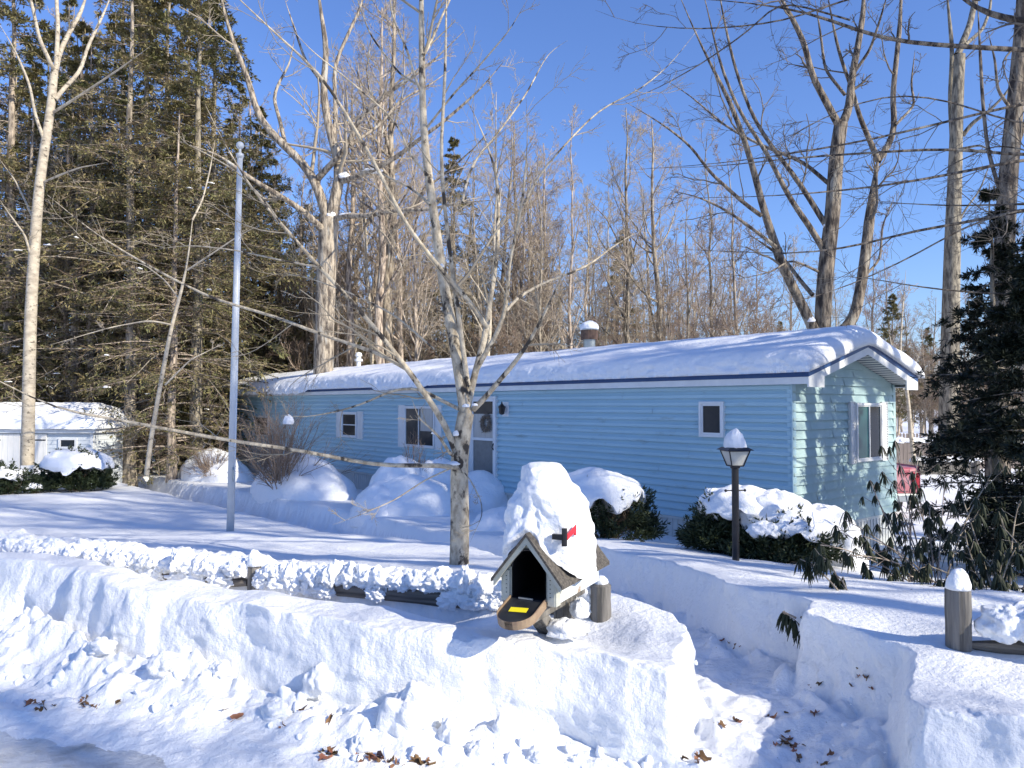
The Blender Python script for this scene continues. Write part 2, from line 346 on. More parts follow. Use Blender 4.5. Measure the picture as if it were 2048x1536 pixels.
# ------------------------------------------------------------------ house
HROT = math.atan2(-.766, .643); L = 23.4; W = 3.38
house = thing('house', (HC[0], HC[1], 0), HROT, 'long single storey light blue mobile home under a thick blanket of snow', 'house')
ch, sh = math.cos(HROT), math.sin(HROT)
def toloc(v): x, y = v[0], v[1]; return np.array([x * ch + y * sh, -x * sh + y * ch, v[2]])
camL = toloc(np.array([-HC[0], -HC[1], CAMZ]))
def on_long(px, py):
    d = toloc(ray(px, py)); t = -camL[1] / d[1]; p = camL + d * t; return p[0], p[2]
def on_end(px, py):
    d = toloc(ray(px, py)); t = -camL[0] / d[0]; p = camL + d * t; return p[1], p[2]
ZS, ZT, ZE, ZR, OV, GO = -.14, 2.05, 2.185, 2.69, .15, .35
SL = (ZR - ZE) / (W / 2 + OV)
# long walls: lap siding
def lap_wall(y, sgn):
    b = MB(); n = 18; c = (ZT - ZS) / n
    rr = np.random.default_rng(5)
    for i in range(n):
      z0 = ZS + i * c; z1 = z0 + c; xs_ = [-L]
      while xs_[-1] < -1.5: xs_.append(min(xs_[-1] + rr.uniform(2.2, 3.8), 0))
      xs_[-1] = 0
      for xa_, xb_ in zip(xs_[:-1], xs_[1:]):
        V = []; j_ = rr.uniform(-.003, .003)
        o0, om, o1 = .004, .040, .002
        prof = [(o0 - .004, z0 + .006), (om * .8 + j_, z0 - .002), (om + j_, z0 + .006), (om - .002 + j_, z0 + c * .42), (om * .42, z0 + c * .66), (.006, z0 + c * .86), (o1, z1)]
        for x in (xa_, xb_ - .004): V += [(x, y - sgn * o, z) for o, z in prof]
        k = len(prof); Fs = [(j, k + j, k + j + 1, j + 1) for j in range(k - 1)]
        b.add(V, Fs)
    return b
b = lap_wall(0, 1)
b.obj('wall', M['siding'], house)
lap_wall(W, -1).obj('wall', M['siding'], house)
b = MB(); c = .134; z = ZS
UH = SL
while z < ZR - .16:
    z1 = min(z + c, ZR - .16)
    def yl(zz): return max(0, (zz - (ZT)) / SL + .02) if zz > ZT else 0
    a0, a1 = yl(z), yl(z1)
    if a1 < W / 2:
        # shingle-like course split into pieces with tiny offsets
        rr = np.random.default_rng(int(z * 1000) + 500); ys = [a0]; 
        while ys[-1] < W - a0: ys.append(min(ys[-1] + rr.uniform(.22, .6), W - a0))
        for ya_, yb_ in zip(ys[:-1], ys[1:]):
            o = .034 + rr.uniform(-.005, .005)
            ca = max(ya_, a1) if ya_ == a0 else ya_; cb = min(yb_, W - a1)
            if cb <= ca: continue
            b.add([(o, ya_, z), (o, yb_ - .003, z), (.003, cb - .003, z1), (.003, ca, z1), (0, ya_, z), (0, yb_ - .003, z)], [(0, 1, 2, 3), (4, 5, 1, 0)])
    z += c
b.obj('wall', M['siding2'], house)
MB().prism([(0, ZS), (W, ZS), (W, ZT), (W / 2, ZR - .17), (0, ZT)], 0, -L + .01, -.004).obj('inner_wall', M['siding2'], house)
b = MB().box(-.055, .026, -.030, 0, ZS, ZT).box(-.0, .026, 0, .075, ZS, ZT + .0); b.obj('corner_trim', M['siding'], house)
MB().box(.0, .026, W - .07, W + .02, ZS, ZT).obj('corner_trim', M['siding2'], house)
# skirting with vertical ribs
b = MB().box(-L + .05, -.03, .02, .04, -1.6, ZS - .003); x = -L + .1
while x < -.05: b.box(x, x + .012, .008, .02, -1.6, ZS - .05); x += .11
b.box(-L, -.0, -.022, .03, ZS - .045, ZS - .002)
b.box(-.03, .012, .05, W - .05, -1.6, ZS - .003); y = .1
while y < W - .1: b.box(.012, .024, y, y + .012, -1.6, ZS - .05); y += .11
b.obj('skirting', M['skirt'], house)
# roof
def rz_(y): return ZR - SL * abs(y - W / 2)
b = MB(); x0, x1 = -L - .2, GO
b.prism([(-OV, ZE), (W / 2, ZR), (W + OV, ZE), (W + OV, ZE - .085), (W / 2, ZR - .085), (-OV, ZE - .085)], 0, x0, x1)
roof = b.obj('roof', M['navy'], house)
b = MB()
b.box(x0 + .01, x1 - .022, -OV + .003, -OV + .022, 2.0, ZE - .087).box(x0 + .01, x1 - .022, W + OV - .022, W + OV - .003, 2.0, ZE - .087)
for s in (-1, 1):   # rake boards
    f = lambda y: (y if s < 0 else W - y)
    V = []
    for xx in (x1 - .02, x1 - .001 - .003): V += [(xx, f(-OV + .002), ZE - .20), (xx, f(W / 2), ZR - .20), (xx, f(W / 2), ZR - .087), (xx, f(-OV + .002), ZE - .087)]
    b.add(V, [(0, 1, 2, 3), (7, 6, 5, 4), (0, 4, 5, 1), (3, 2, 6, 7), (0, 3, 7, 4)])
    b.prism([(f(-OV + .004), 1.955), (f(.30), 1.955), (f(.30), ZE + .01), (f(-OV + .004), ZE - .10)], 0, x1 - .026, x1 - .001)
b.obj('fascia', M['white'], roof)
b = MB(); b.box(x0 + .02, x1 - .03, -OV + .022, 0, 2.0, 2.012).box(x0 + .02, x1 - .03, W, W + OV - .022, 2.0, 2.012)
for s in (-1, 1):
    f = lambda y: (y if s < 0 else W - y); n = 16
    for i in range(n):
        y0 = -OV + .02 + (W / 2 + OV - .02) * i / n; y1 = y0 + (W / 2 + OV - .02) / n
        z0, z1 = rz_(y0) - .17, rz_(y1) - .17
        b.add([(0, f(y0), z0), (x1 - .028, f(y0), z0), (x1 - .028, f(y1), z1 - .012), (0, f(y1), z1 - .012)], [(0, 1, 2, 3)])
b.obj('soffit', M['white'], roof)
# windows
def slats(b, x0, x1, z0, z1, put, d0, d1, n=22):
    for i in range(n):
        a = z0 + .02 + (z1 - z0 - .04) * i / n; put(b, x0 + .012, x1 - .012, d0, d1, a, a + (z1 - z0 - .04) / n * .55)
def putL(b, u0, u1, d0, d1, z0, z1): b.box(u0, u1, -d1, -d0, z0, z1)
def putE(b, u0, u1, d0, d1, z0, z1): b.box(d0, d1, u0, u1, z0, z1)
def frame(b, put, u0, u1, z0, z1, w, d0, d1):
    put(b, u0, u0 + w, d0, d1, z0, z1); put(b, u1 - w, u1, d0, d1, z0, z1)
    put(b, u0 + w, u1 - w, d0, d1, z0, z0 + w); put(b, u0 + w, u1 - w, d0, d1, z1 - w, z1)
def window(put, u0, u1, z0, z1, bars=(), vbars=(), w=.035, shut=(), gm='glass', w2=.02):
    b = MB(); frame(b, put, u0, u1, z0, z1, w, .004, .080); frame(b, put, u0 + w, u1 - w, z0 + w, z1 - w, w2, .004, .066)
    for h in bars: put(b, u0 + w, u1 - w, .004, .068, h - .014, h + .014)
    for v in vbars: put(b, v - .014, v + .014, .004, .070, z0 + w, z1 - w)
    wn = b.obj('window', M['white'], house, bevel=.003)
    b = MB(); put(b, u0 + w, u1 - w, .003, .050, z0 + w, z1 - w); b.obj('pane', M[gm], wn)
    for (a, bb) in shut:
        s = MB(); frame(s, put, a, bb, z0 - .02, z1 + .02, .012, .004, .062); put(s, a + .012, bb - .012, .004, .046, z0 - .008, z1 + .008)
        slats(s, a, bb, z0, z1, put, .044, .057); s.obj('shutter', M['white'], house)
    return wn
def Lr(pxa, pxb, pyt, pyb):
    u0, _ = on_long(pxa, 850); u1, _ = on_long(pxb, 850); um = (pxa + pxb) / 2
    zt = on_long(um, pyt)[1]; zb = on_long(um, pyb)[1]; return min(u0, u1), max(u0, u1), zb, zt
u0, u1, z0, z1 = Lr(1403, 1452, 803, 874); window(putL, u0, u1, z0, z1, w=.04, w2=.03)
u0, u1, z0, z1 = Lr(687, 717, 824, 875); sa = on_long(676, 850)[0]; sb = on_long(729, 850)[0]
window(putL, u0, u1, z0, z1, bars=((z0 + z1) / 2,), shut=((sa, u0 - .01), (u1 + .01, sb)), w=.05)
u0, u1, z0, z1 = Lr(813, 873, 812, 895); sa = on_long(800, 850)[0]; sb = on_long(886, 850)[0]
w2_ = window(putL, u0, u1, z0, z1, vbars=((u0 + u1) / 2 - .02,), shut=((sa, u0 - .01), (u1 + .01, sb)), w=.045)
b = MB(); putL(b, (u0 + u1) / 2 + .05, u1 - .1, .051, .053, (z0 + z1) / 2 - .1, z1 - .07); b.obj('curtain', M['curtain'], w2_)
u0, u1, z0, z1 = Lr(511, 540, 832, 872); window(putL, u0, u1, z0, z1, bars=((z0 + z1) / 2,))
ue0, _ = on_end(1705, 860); ue1, _ = on_end(1757, 860); zt = on_end(1730, 806)[1]; zb = on_end(1730, 922)[1]
se0 = on_end(1695, 860)[0]; se1 = on_end(1769, 860)[0]
we = window(putE, ue0, ue1, zb, zt, vbars=((ue0 + ue1) / 2,), shut=((se0, ue0 - .01), (ue1 + .01, se1)), gm='glass2', w=.04)
b = MB(); putE(b, (ue0 + ue1) / 2 + .02, ue1 - .06, .051, .053, zb + .06, zt - .06); b.obj('curtain', M['glass'], we)
# door
u0, _ = on_long(945, 850); u1, _ = on_long(997, 850); zt = on_long(970, 793)[1]; zb = zt - 2.0
b = MB(); frame(b, putL, u0, u1, zb, zt, .05, .004, .09); frame(b, putL, u0 + .05, u1 - .05, zb + .05, zt - .05, .06, .004, .075)
zm = on_long(970, 878)[1]; putL(b, u0 + .11, u1 - .11, .004, .076, zm - .03, zm + .03)
door = b.obj('door', M['white'], house, bevel=.004)
b = MB(); putL(b, u0 + .1, u1 - .1, .003, .052, zb + .1, zm - .03); b.obj('screen_panel', M['screen'], door)
b = MB(); putL(b, u0 + .1, u1 - .1, .003, .050, zm + .03, zt - .1); b.obj('pane', M['curtain'], door)
b = MB(); putL(b, u0 + .1, u1 - .1, .051, .054, zt - .38, zt - .1); b.obj('transom_glass', M['glass'], door)
b = MB().tube([(u1 - .08, -.075, zm - .22), (u1 - .08, -.115, zm - .16), (u1 - .08, -.075, zm - .08)], .012, 6); b.obj('handle', M['black'], door)
uw, zw = on_long(978, 846)   # wreath hangs on the door: a thing of its own
wr = MB(); rw = np.random.default_rng(5)
for i in range(260):
    a = rw.uniform(0, 6.283); r = .13 + rw.normal() * .025; p0 = np.array([uw + r * math.cos(a), -.075 - rw.uniform(0, .04), zw + r * 1.15 * math.sin(a)])
    d = np.array([-math.sin(a), rw.normal() * .3, math.cos(a)]) + rw.normal(size=3) * .7; d *= .05 / np.linalg.norm(d)
    wr.tube([p0 - d, p0, p0 + d], [.004, .007, .002], 4)
def world_obj(b, name, m, **kw):   # house-local geometry made into a top-level thing
    for i, v in enumerate(b.V):
        b.V[i] = np.stack([HC[0] + v[:, 0] * ch - v[:, 1] * sh, HC[1] + v[:, 0] * sh + v[:, 1] * ch, v[:, 2]], -1)
    return b.obj(name, m, None, **kw)
world_obj(wr, 'wreath', M['wreath'], label='round dried twig wreath hanging on the white storm door', cat='wreath')
# coach lamp by the door
ul, zl = on_long(1014, 818)
b = MB(); putL(b, ul - .10, ul + .10, .02, .045, zl - .16, zl + .15); pl = b.obj('wall_lantern', M['white'], house, bevel=.004)
b = MB(); b.box(ul - .012, ul + .012, -.14, -.03, zl + .03, zl + .05); b.lathe([(.02, -.12), (.055, -.10), (.075, .05), (.02, .11), (.008, .16)], (ul, -.14, zl), 6); b.obj('lantern_body', M['black'], pl)
# chimney and vent
tc = 5.8; yc_ = W / 2 + .1
b = MB(); zc = ZR; cx, cy = -tc, yc_
b.lathe([(.001, -.1), (.115, -.1), (.135, .42), (.135, .47), (.001, .47)], (cx, cy, zc), 20); chim = b.obj('chimney', M['steel'], roof, smooth=False)
MB().lathe([(.001, .45), (.19, .45), (.19, .66), (.001, .66)], (cx, cy, zc), 20).obj('spark_screen', M['rust'], chim)
MB().lathe([(.001, .66), (.205, .66), (.205, .68), (.001, .70)], (cx, cy, zc), 20).obj('chimney_cap', M['steel'], chim)
def wloc(x, y, z): return (HC[0] + x * ch - y * sh, HC[1] + x * sh + y * ch, z)
blob('snow_heap', wloc(cx, cy, zc + .70), (.20, .20, .17), .08, 2, seed=2, nu=32, nv=20, label='small round snow cap on top of the metal chimney', cat='snow')
d_ = toloc(ray(717, 742)); 
t = (W / 2 - camL[1]) / d_[1]; xv = (camL + d_ * t)[0]
MB().lathe([(.001, 0), (.07, 0), (.07, .42), (.13, .43), (.13, .50), (.08, .51), (.08, .58), (.12, .60), (.09, .70), (.001, .73)], (xv, W / 2, ZR), 16).obj('roof_vent', M['white'], roof)
# roof snow blanket
nu_ = 700; xs = np.linspace(x0 - .12, x1 + .07, nu_)
xs = np.unique(np.concatenate([xs, np.linspace(x1 - .6, x1 + .07, 60), x1 + .07 - np.geomspace(.002, .3, 24)]))
e = np.geomspace(.0015, .30, 22); yy = np.concatenate([-OV - .10 + np.concatenate([[0], e]), np.linspace(-OV + .26, W + OV - .26, 60), (W + OV + .10 - np.concatenate([[0], e]))[::-1]])
YY, XX = np.meshgrid(yy, xs)
def prof(dist, r): return np.sqrt(np.clip(1 - (1 - np.clip(dist / r, 0, 1)) ** 2, 0, 1))
wob = .05 * fbm(XX / .5, YY * 0, 4, 3)
ed = np.minimum(YY + OV + .10, W + OV + .10 - YY); ee = np.minimum(x1 + .07 - XX, XX - x0 + .12)
T = .27 + .05 * fbm(XX / 2.2, YY / 1.2, 3, 2)
hgt = T * prof(ed, .22) * prof(ee, .30) + .012 * fbm(XX / .12, YY / .12, 2, 5) * sst(ed, 0, .1)
base = ZR - SL * np.sqrt((YY - W / 2) ** 2 + .05) + .055
ZZ = base + hgt
side = (1 - sst(ed, 0, .22))
YS = YY + np.where(YY < W / 2, -1, 1) * side * (wob + .03 * fbm(XX / .09, ZZ / .09, 3, 4) + .05 * fbm(XX / .3, ZZ / .1, 2, 6))
# heavy slumped lip at the far end of the roof
lip = sst(XX, -23, -21) * (1 - sst(XX, -16.0, -15.2)) * side * (YY < W / 2)
droop = sst(-XX, 8.8, 9.6) * (1 - sst(-XX, 11.3, 12.0)) * side * (YY < W / 2)
ZZ = ZZ - (.12 + .10 * np.abs(fbm(XX / .35, XX * 0, 3, 2))) * lip - .12 * droop; YS = YS - .12 * lip - .05 * droop
rag = .05 * np.abs(fbm(XX / .2, XX * 0, 4, 6)) * (1 - sst(ed, 0, .01)) * sst(-XX, 7, 9); ZZ = ZZ - rag
PX = HC[0] + XX * ch - YS * sh; PY = HC[1] + XX * sh + YS * ch
Vt = np.stack([PX, PY, ZZ], -1); nu_, nv_ = XX.shape
I = np.arange(nu_ * nv_).reshape(nu_, nv_)
Ft = np.stack([I[:-1, :-1], I[1:, :-1], I[1:, 1:], I[:-1, 1:]], -1).reshape(-1, 4)
# underside
ZB = np.maximum(base - .048, 0); lipb = (lip + droop > .02) & (YY < -OV); ZB = np.where(YY < -OV, np.minimum(ZB, ZZ - .002), ZB); ZB = np.minimum(ZB, ZZ - .001)
Vb = np.stack([PX, PY, ZB], -1)
Fb = Ft[:, ::-1] + nu_ * nv_
def strip(a): return np.stack([a[:-1], a[1:], a[1:] + nu_ * nv_, a[:-1] + nu_ * nv_], -1)
Fe = np.concatenate([strip(I[:, 0])[:, ::-1], strip(I[:, -1]), strip(I[0]), strip(I[-1])[:, ::-1]])
link('roof_snow', mesh('roof_snow', np.concatenate([Vt.reshape(-1, 3), Vb.reshape(-1, 3)]), [np.concatenate([Ft, Fb, Fe])], M['snow2'], True), label='thick wind packed snow blanket lying on the roof of the blue mobile home', cat='snow')
# ------------------------------------------------------------------ branch engine
def nrm(v): return v / (np.linalg.norm(v, axis=-1, keepdims=True) + 1e-9)
def tubes(groups):
    Vs, Fs, n = [], [], 0
    for Pp, R, k in groups:
        if len(Pp) == 0: continue
        B, m, _ = Pp.shape; T = nrm(np.gradient(Pp, axis=1)); mz = np.abs(T[..., 2]).mean(1)
        ref = np.where((mz < .7)[:, None, None], np.array([0, 0, 1.]), np.array([.94, .34, 0])); ref = np.broadcast_to(ref, T.shape)
        U = nrm(np.cross(T, ref)); Wv = np.cross(T, U); a = np.arange(k) * 2 * math.pi / k
        V = Pp[:, :, None] + R[:, :, None, None] * (np.cos(a)[:, None] * U[:, :, None] + np.sin(a)[:, None] * Wv[:, :, None])
        I = np.arange(B * m * k).reshape(B, m, k) + n; J = np.roll(I, -1, 2)
        Fs.append(np.stack([I[:, :-1], J[:, :-1], J[:, 1:], I[:, 1:]], -1).reshape(-1, 4)); Vs.append(V.reshape(-1, 3)); n += B * m * k
    return np.concatenate(Vs), np.concatenate(Fs)
def kids(Pp, R, nper, u=(.2, .95), ang=(35, 60), lf=(.3, .5), rf=.6, n=5, wander=.18, trop=.1, rng=RNG, taper=.35, rmin=.003, ufall=.6, flat=0, lens=None, abslen=None):
    B, m, _ = Pp.shape
    if B == 0: return Pp[:0, :n], R[:0, :n]
    seg = np.linalg.norm(np.diff(Pp, axis=1), axis=2); LN = seg.sum(1)
    if np.isscalar(nper): cnt = np.full(B, int(nper))
    else: cnt = np.maximum(np.round(nper * LN).astype(int), 1)
    idx = np.repeat(np.arange(B), cnt); N = len(idx)
    uu = rng.uniform(u[0], u[1], N); f = uu * (m - 1); i = np.minimum(f.astype(int), m - 2); fr = (f - i)[:, None]
    p0 = Pp[idx, i] * (1 - fr) + Pp[idx, i + 1] * fr; t = nrm(Pp[idx, i + 1] - Pp[idx, i]); r0 = R[idx, i] * (1 - fr[:, 0]) + R[idx, i + 1] * fr[:, 0]
    rv = rng.normal(size=(N, 3)); rv[:, 2] *= (1 - flat); q = nrm(rv - (rv * t).sum(1, keepdims=True) * t)
    an = np.radians(rng.uniform(ang[0], ang[1], N))[:, None]; d = nrm(np.cos(an) * t + np.sin(an) * q)
    ln = (LN[idx] * rng.uniform(lf[0], lf[1], N) if abslen is None else rng.uniform(abslen[0], abslen[1], N)) * (1 - ufall * uu)
    rr = np.maximum(r0 * rf * rng.uniform(.7, 1.05, N), rmin); st = (ln / (n - 1))[:, None]
    out = [p0]; 
    for j in range(n - 1):
        out.append(out[-1] + d * st); d = nrm(d + rng.normal(size=(N, 3)) * wander + np.array([0, 0, trop]))
    Pn = np.stack(out, 1); tp = 1 + (taper - 1) * np.linspace(0, 1, n); Rn = np.maximum(rr[:, None] * tp[None], rmin * .7)
    return Pn, Rn
def trunk_line(h, r, n=12, wob=.02, rng=RNG, lean=(0, 0), top=.12):
    z = np.linspace(0, 1, n); x = np.cumsum(rng.normal(size=n)) * wob * h / n * 2 + lean[0] * z * h; y = np.cumsum(rng.normal(size=n)) * wob * h / n * 2 + lean[1] * z * h
    x -= x[0]; y -= y[0]; R = r * (1 + (top - 1) * z) * np.where(z < .03, 1.25, 1)
    return np.stack([x, y, z * h], -1)[None], R[None]
def tree_objs(root, big, small, mb, mt, nb='trunk', ns='twigs'):
    V, Fq = tubes(big); link(nb, mesh(nb, V, Fq, mb, True), root)
    V, Fq = tubes(small); link(ns, mesh(ns, V, Fq, mt, False), root)
def hardwood(seed, h=15, r=.16, nl=16, dens=1, ang=(30, 55), mb=None, mt=None, u0=.3, lean=(0, 0), llen=.42, rt=.006, wander=.16, trop=.12):
    g = np.random.default_rng(seed); T, TR = trunk_line(h, r, 12, .03, g, lean)
    A, AR = kids(T, TR, nl, (u0, .97), ang, (llen * .7, llen * 1.1), .5, 8, wander, trop, g, .25, .012, .75)
    Bb, BR = kids(A, AR, 6, (.2, .95), (30, 60), (.3, .55), .5, 6, .2, .1, g, .4, .008, .5)
    C, CR = kids(Bb, BR, int(5 * dens), (.15, 1), (30, 60), (.35, .6), .6, 4, .22, .08, g, .5, rt, .4)
    D, DR = kids(C, CR, int(4 * dens), (.1, 1), (30, 60), (.35, .7), .7, 3, .2, .05, g, .6, rt * .75, .3)
    D2, D2R = kids(A, AR, 14, (.1, 1), (35, 70), (.08, .2), .4, 4, .2, .1, g, .5, rt, .3)
    return [(T, TR, 10), (A, AR, 6)], [(Bb, BR, 4), (C, CR, 3), (D, DR, 3), (D2, D2R, 3)]
def quads(c, d, L_, W_, rng, up=None):
    N = len(c); d = nrm(d); rv = rng.normal(size=(N, 3)) if up is None else np.broadcast_to(up, (N, 3)) + rng.normal(size=(N, 3)) * .5
    s = nrm(np.cross(d, rv)); L_ = np.broadcast_to(L_, (N,))[:, None]; W_ = np.broadcast_to(W_, (N,))[:, None]
    a = c; b = c + d * L_ * .5 + s * W_ * .5; e = c + d * L_; f = c + d * L_ * .5 - s * W_ * .5
    V = np.stack([a, b, e, f], 1).reshape(-1, 3); return V, np.arange(4 * N).reshape(N, 4)
BOUGH = {}; FLECK = []
def conifer(root, seed, h=18, r=.2, nb=120, spread=.2, u0=.1, mneedle='needle', mb='barkgrey', dens=1, qs=(.16, .045), sub=12, bare=.0, drop=-.06, sparse=1.0, twigm='shrubtwig'):
    g = np.random.default_rng(seed); T, TR = trunk_line(h, r, 14, .012, g, top=.06)
    N = nb; u = np.sort(g.uniform(u0, .99, N)); f = u * 13; i = np.minimum(f.astype(int), 12); fr = (f - i)[:, None]
    p0 = T[0, i] * (1 - fr) + T[0, i + 1] * fr; az = g.uniform(0, 6.283, N); d = np.stack([np.cos(az), np.sin(az), g.normal(size=N) * .08 + .25 * (u - .3)], -1)
    ln = h * spread * (np.minimum(1, (1.02 - u) * 1.6)) * g.uniform(.65, 1.15, N); n = 7; st = (ln / 6)[:, None]; out = [p0]
    for j in range(n - 1):
        out.append(out[-1] + nrm(d) * st); d = d + g.normal(size=(N, 3)) * .07 + np.array([0, 0, drop])
    A = np.stack(out, 1); AR = np.maximum(.028 * (1 - u) * h / 15 + .008, .008)[:, None] * np.linspace(1, .3, n)[None]
    Bb, BR = kids(A, AR, sub, (.12, 1), (35, 65), (.22, .42), .5, 5, .12, -.05, g, .4, .004, .55, flat=.85)
    C, CR = kids(Bb, BR, 4, (.1, 1), (30, 60), (.3, .55), .6, 3, .1, -.05, g, .5, .003, .4, flat=.8)
    tree_objs(root, [(T, TR, 9), (A, AR, 5)], [(Bb, BR, 3)] + ([(C, CR, 3)] if dens >= 1 else []), M[mb], M[twigm], 'trunk', 'branches')
    pts, dirs = [], []
    for S, k in ((Bb, int(5 * dens)), (C, int(4 * dens)), (A, int(4 * dens))):
        if bare: S = S[g.random(len(S)) > bare]
        m = S.shape[1]; NN = len(S) * k; idx = np.repeat(np.arange(len(S)), k); ff = g.uniform(.1, 1, NN) * (m - 1) * .999; ii = ff.astype(int); q = (ff - ii)[:, None]
        p = S[idx, ii] * (1 - q) + S[idx, ii + 1] * q; dd = nrm(S[idx, ii + 1] - S[idx, ii]) + g.normal(size=(NN, 3)) * np.array([.6, .6, .35])
        pts.append(p); dirs.append(dd)
    pts = np.concatenate(pts); dirs = np.concatenate(dirs)
    V, Fq = quads(pts, dirs, qs[0] * g.uniform(.6, 1.3, len(pts)), qs[1] * g.uniform(.7, 1.3, len(pts)), g, np.array([0, 0, 1.]))
    link('foliage', mesh('foliage', V, Fq, M[mneedle]), root); BOUGH[root.name] = Bb.reshape(-1, 3)[::7]; return A
def resample(pts, n):
    pts = np.asarray(pts, float); s = np.concatenate([[0], np.cumsum(np.linalg.norm(np.diff(pts[:, :3], axis=0), axis=1))]); t = np.linspace(0, s[-1], n)
    q = np.stack([np.interp(t, s, pts[:, k]) for k in range(pts.shape[1])], -1)
    for _ in range(2): q[1:-1] = .25 * q[:-2] + .5 * q[1:-1] + .25 * q[2:]
    return q
def traced(lines, Y0, n=16):
    """lines: list of (list of (px,py), width_px start, width_px end, depth offset at start, depth offset at tip)"""
    Ps, Rs = [], []
    for pts, w0, w1, a, b in lines:
        k = len(pts); q = []
        for i, (x, y) in enumerate(pts):
            f = i / (k - 1); Yd = Y0 + a + (b - a) * f; q.append([*P(x, y, Yd), (w0 + (w1 - w0) * f) / F * Yd / 2])
        q = resample(q, n); Ps.append(q[:, :3]); Rs.append(q[:, 3])
    Rs = np.stack(Rs)
    if w1 < 6 or len(lines) > 1: Rs = Rs * np.interp(np.linspace(0, 1, n), [0, .7, 1], [1, 1, .25])
    return np.stack(Ps), Rs
# ------------------------------------------------------------------ foreground maple
ML = [
 ([(932, 830), (926, 778), (914, 717), (905, 652), (891, 597), (882, 540), (876, 480), (870, 440), (859, 372), (849, 288), (844, 237), (846, 169), (843, 102), (843, 0), (842, -120), (846, -260)], 26, 9, 0, .3),
 ([(936, 770), (929, 728), (922, 660), (911, 588), (903, 529), (899, 500), (890, 423), (880, 305), (887, 220), (892, 102), (892, 0), (896, -120)], 11, 5, 0, -.5),
 ([(935, 812), (947, 758), (958, 714), (973, 676), (974, 652), (976, 626), (985, 573), (995, 515), (997, 474), (995, 433), (1000, 389), (985, 315), (971, 281), (950, 230), (927, 186)], 15, 3, 0, .8),
 ([(974, 655), (961, 629), (938, 600), (908, 570), (882, 538), (856, 506), (842, 490), (815, 457), (781, 389), (748, 322), (714, 264), (680, 210), (641, 143), (582, 98), (540, 55), (478, 0), (420, -60)], 10, 5, 0, -1.3),
 ([(950, 745), (961, 722), (990, 676), (1005, 646), (1011, 617), (1018, 579), (1015, 535), (1022, 508), (1035, 457), (1046, 389), (1052, 332), (1056, 271), (1052, 196)], 11, 2.5, 0, -.6),
 ([(1012, 622), (1030, 600), (1055, 582), (1105, 558), (1149, 544), (1180, 529), (1230, 490), (1290, 455)], 7, 2.5, 0, .9),
 ([(1047, 410), (1060, 380), (1086, 339), (1144, 274), (1201, 217), (1280, 180), (1340, 130), (1395, 60)], 5, 2, -.4, .2),
 ([(925, 405), (930, 372), (951, 315), (985, 281), (1052, 190), (1096, 105), (1135, 81)], 6, 2, 0, 1.0),
 ([(946, 820), (973, 793), (996, 764), (1026, 731), (1043, 705), (1061, 682), (1067, 667), (1090, 626), (1113, 576), (1137, 529), (1150, 480)], 12, 3, 0, -.8),
 ([(915, 915), (905, 878), (891, 846), (867, 813), (841, 775), (818, 740), (794, 711), (768, 679), (739, 643), (709, 608), (686, 582), (634, 532), (599, 487), (556, 441), (511, 392), (485, 350), (465, 309), (439, 277), (410, 208)], 14, 3.5, 0, -.9),
 ([(812, 738), (791, 718), (726, 695), (628, 666), (582, 643), (507, 620), (433, 601), (400, 585), (340, 555), (250, 505), (180, 460), (95, 390)], 8, 3, -.2, .8),
 ([(916, 935), (882, 922), (853, 936), (797, 932), (718, 928), (680, 916), (600, 900), (480, 885), (300, 852), (190, 830), (130, 828), (60, 795), (-20, 750), (-90, 720)], 10, 4, -.1, -1.0),
 ([(918, 818), (885, 802), (862, 790), (844, 778), (821, 775), (782, 781), (733, 805), (680, 822), (610, 835), (560, 830)], 8, 2.5, 0, .6),
 ([(905, 910), (898, 904), (882, 878), (862, 857), (838, 837), (823, 796)], 8, 2, -.05, -.9),
 ([(846, 110), (854, 100), (870, 66), (883, 34), (900, 0), (920, -70)], 7, 3, .2, .6),
 ([(860, 410), (849, 398), (815, 372), (771, 352), (740, 330), (690, 310)], 6, 2, .1, .5),
 ([(855, 350), (849, 345), (815, 305), (802, 257), (768, 220), (680, 146), (620, 100), (560, 30)], 6, 2, .1, -.4),
 ([(846, 190), (834, 169), (815, 102), (785, 34), (780, 0), (770, -70)], 6, 3, .2, .2),
 ([(850, 260), (905, 190), (960, 130), (1020, 60), (1060, -10)], 5, 2, .2, -.7),
 ([(845, 175), (800, 150), (740, 70), (715, 0), (700, -60)], 5, 2, .2, .9),
 ([(925, 940), (942, 962), (962, 1000), (965, 1030), (940, 1085)], 3, 1.2, -.1, -.4),
 ([(905, 935), (850, 960), (790, 1000), (720, 1030), (665, 1050)], 3.5, 1.2, -.1, -.6),
 ([(560, 445), (530, 400), (470, 340), (400, 300), (330, 270)], 4, 1.6, -.8, -1.2),
 ([(640, 535), (560, 520), (470, 500), (380, 490), (300, 500)], 4, 1.6, -.6, -.2),
 ([(870, 700), (790, 630), (700, 585), (600, 550), (540, 545)], 4, 1.6, 0, .6),
]
mb_ = P(918, 1128, 6.9)
maple = thing('maple_tree', (mb_[0], mb_[1], hz(mb_[0], mb_[1])), 0, 'bare maple with low spreading limbs in the front yard behind the mailbox', 'tree')
MT = [([(918, 1180), (918, 1128), (920, 1060), (920, 1000), (917, 935), (923, 870), (932, 826)], 40, 33, 0, 0)]
def shift(Pp, o): return Pp - np.array(o.location)[None, None]
TP, TR = traced(MT, 6.9, 12); LP, LR = traced(ML, 6.9, 22); TR[:, 0] *= 1.15
TP, LP = shift(TP, maple), shift(LP, maple)
g = np.random.default_rng(21)
B1, R1 = kids(LP, LR, np.float64(4.0), (.12, .98), (25, 55), (.14, .36), .55, 7, .12, .06, g, .35, .0032, .3)
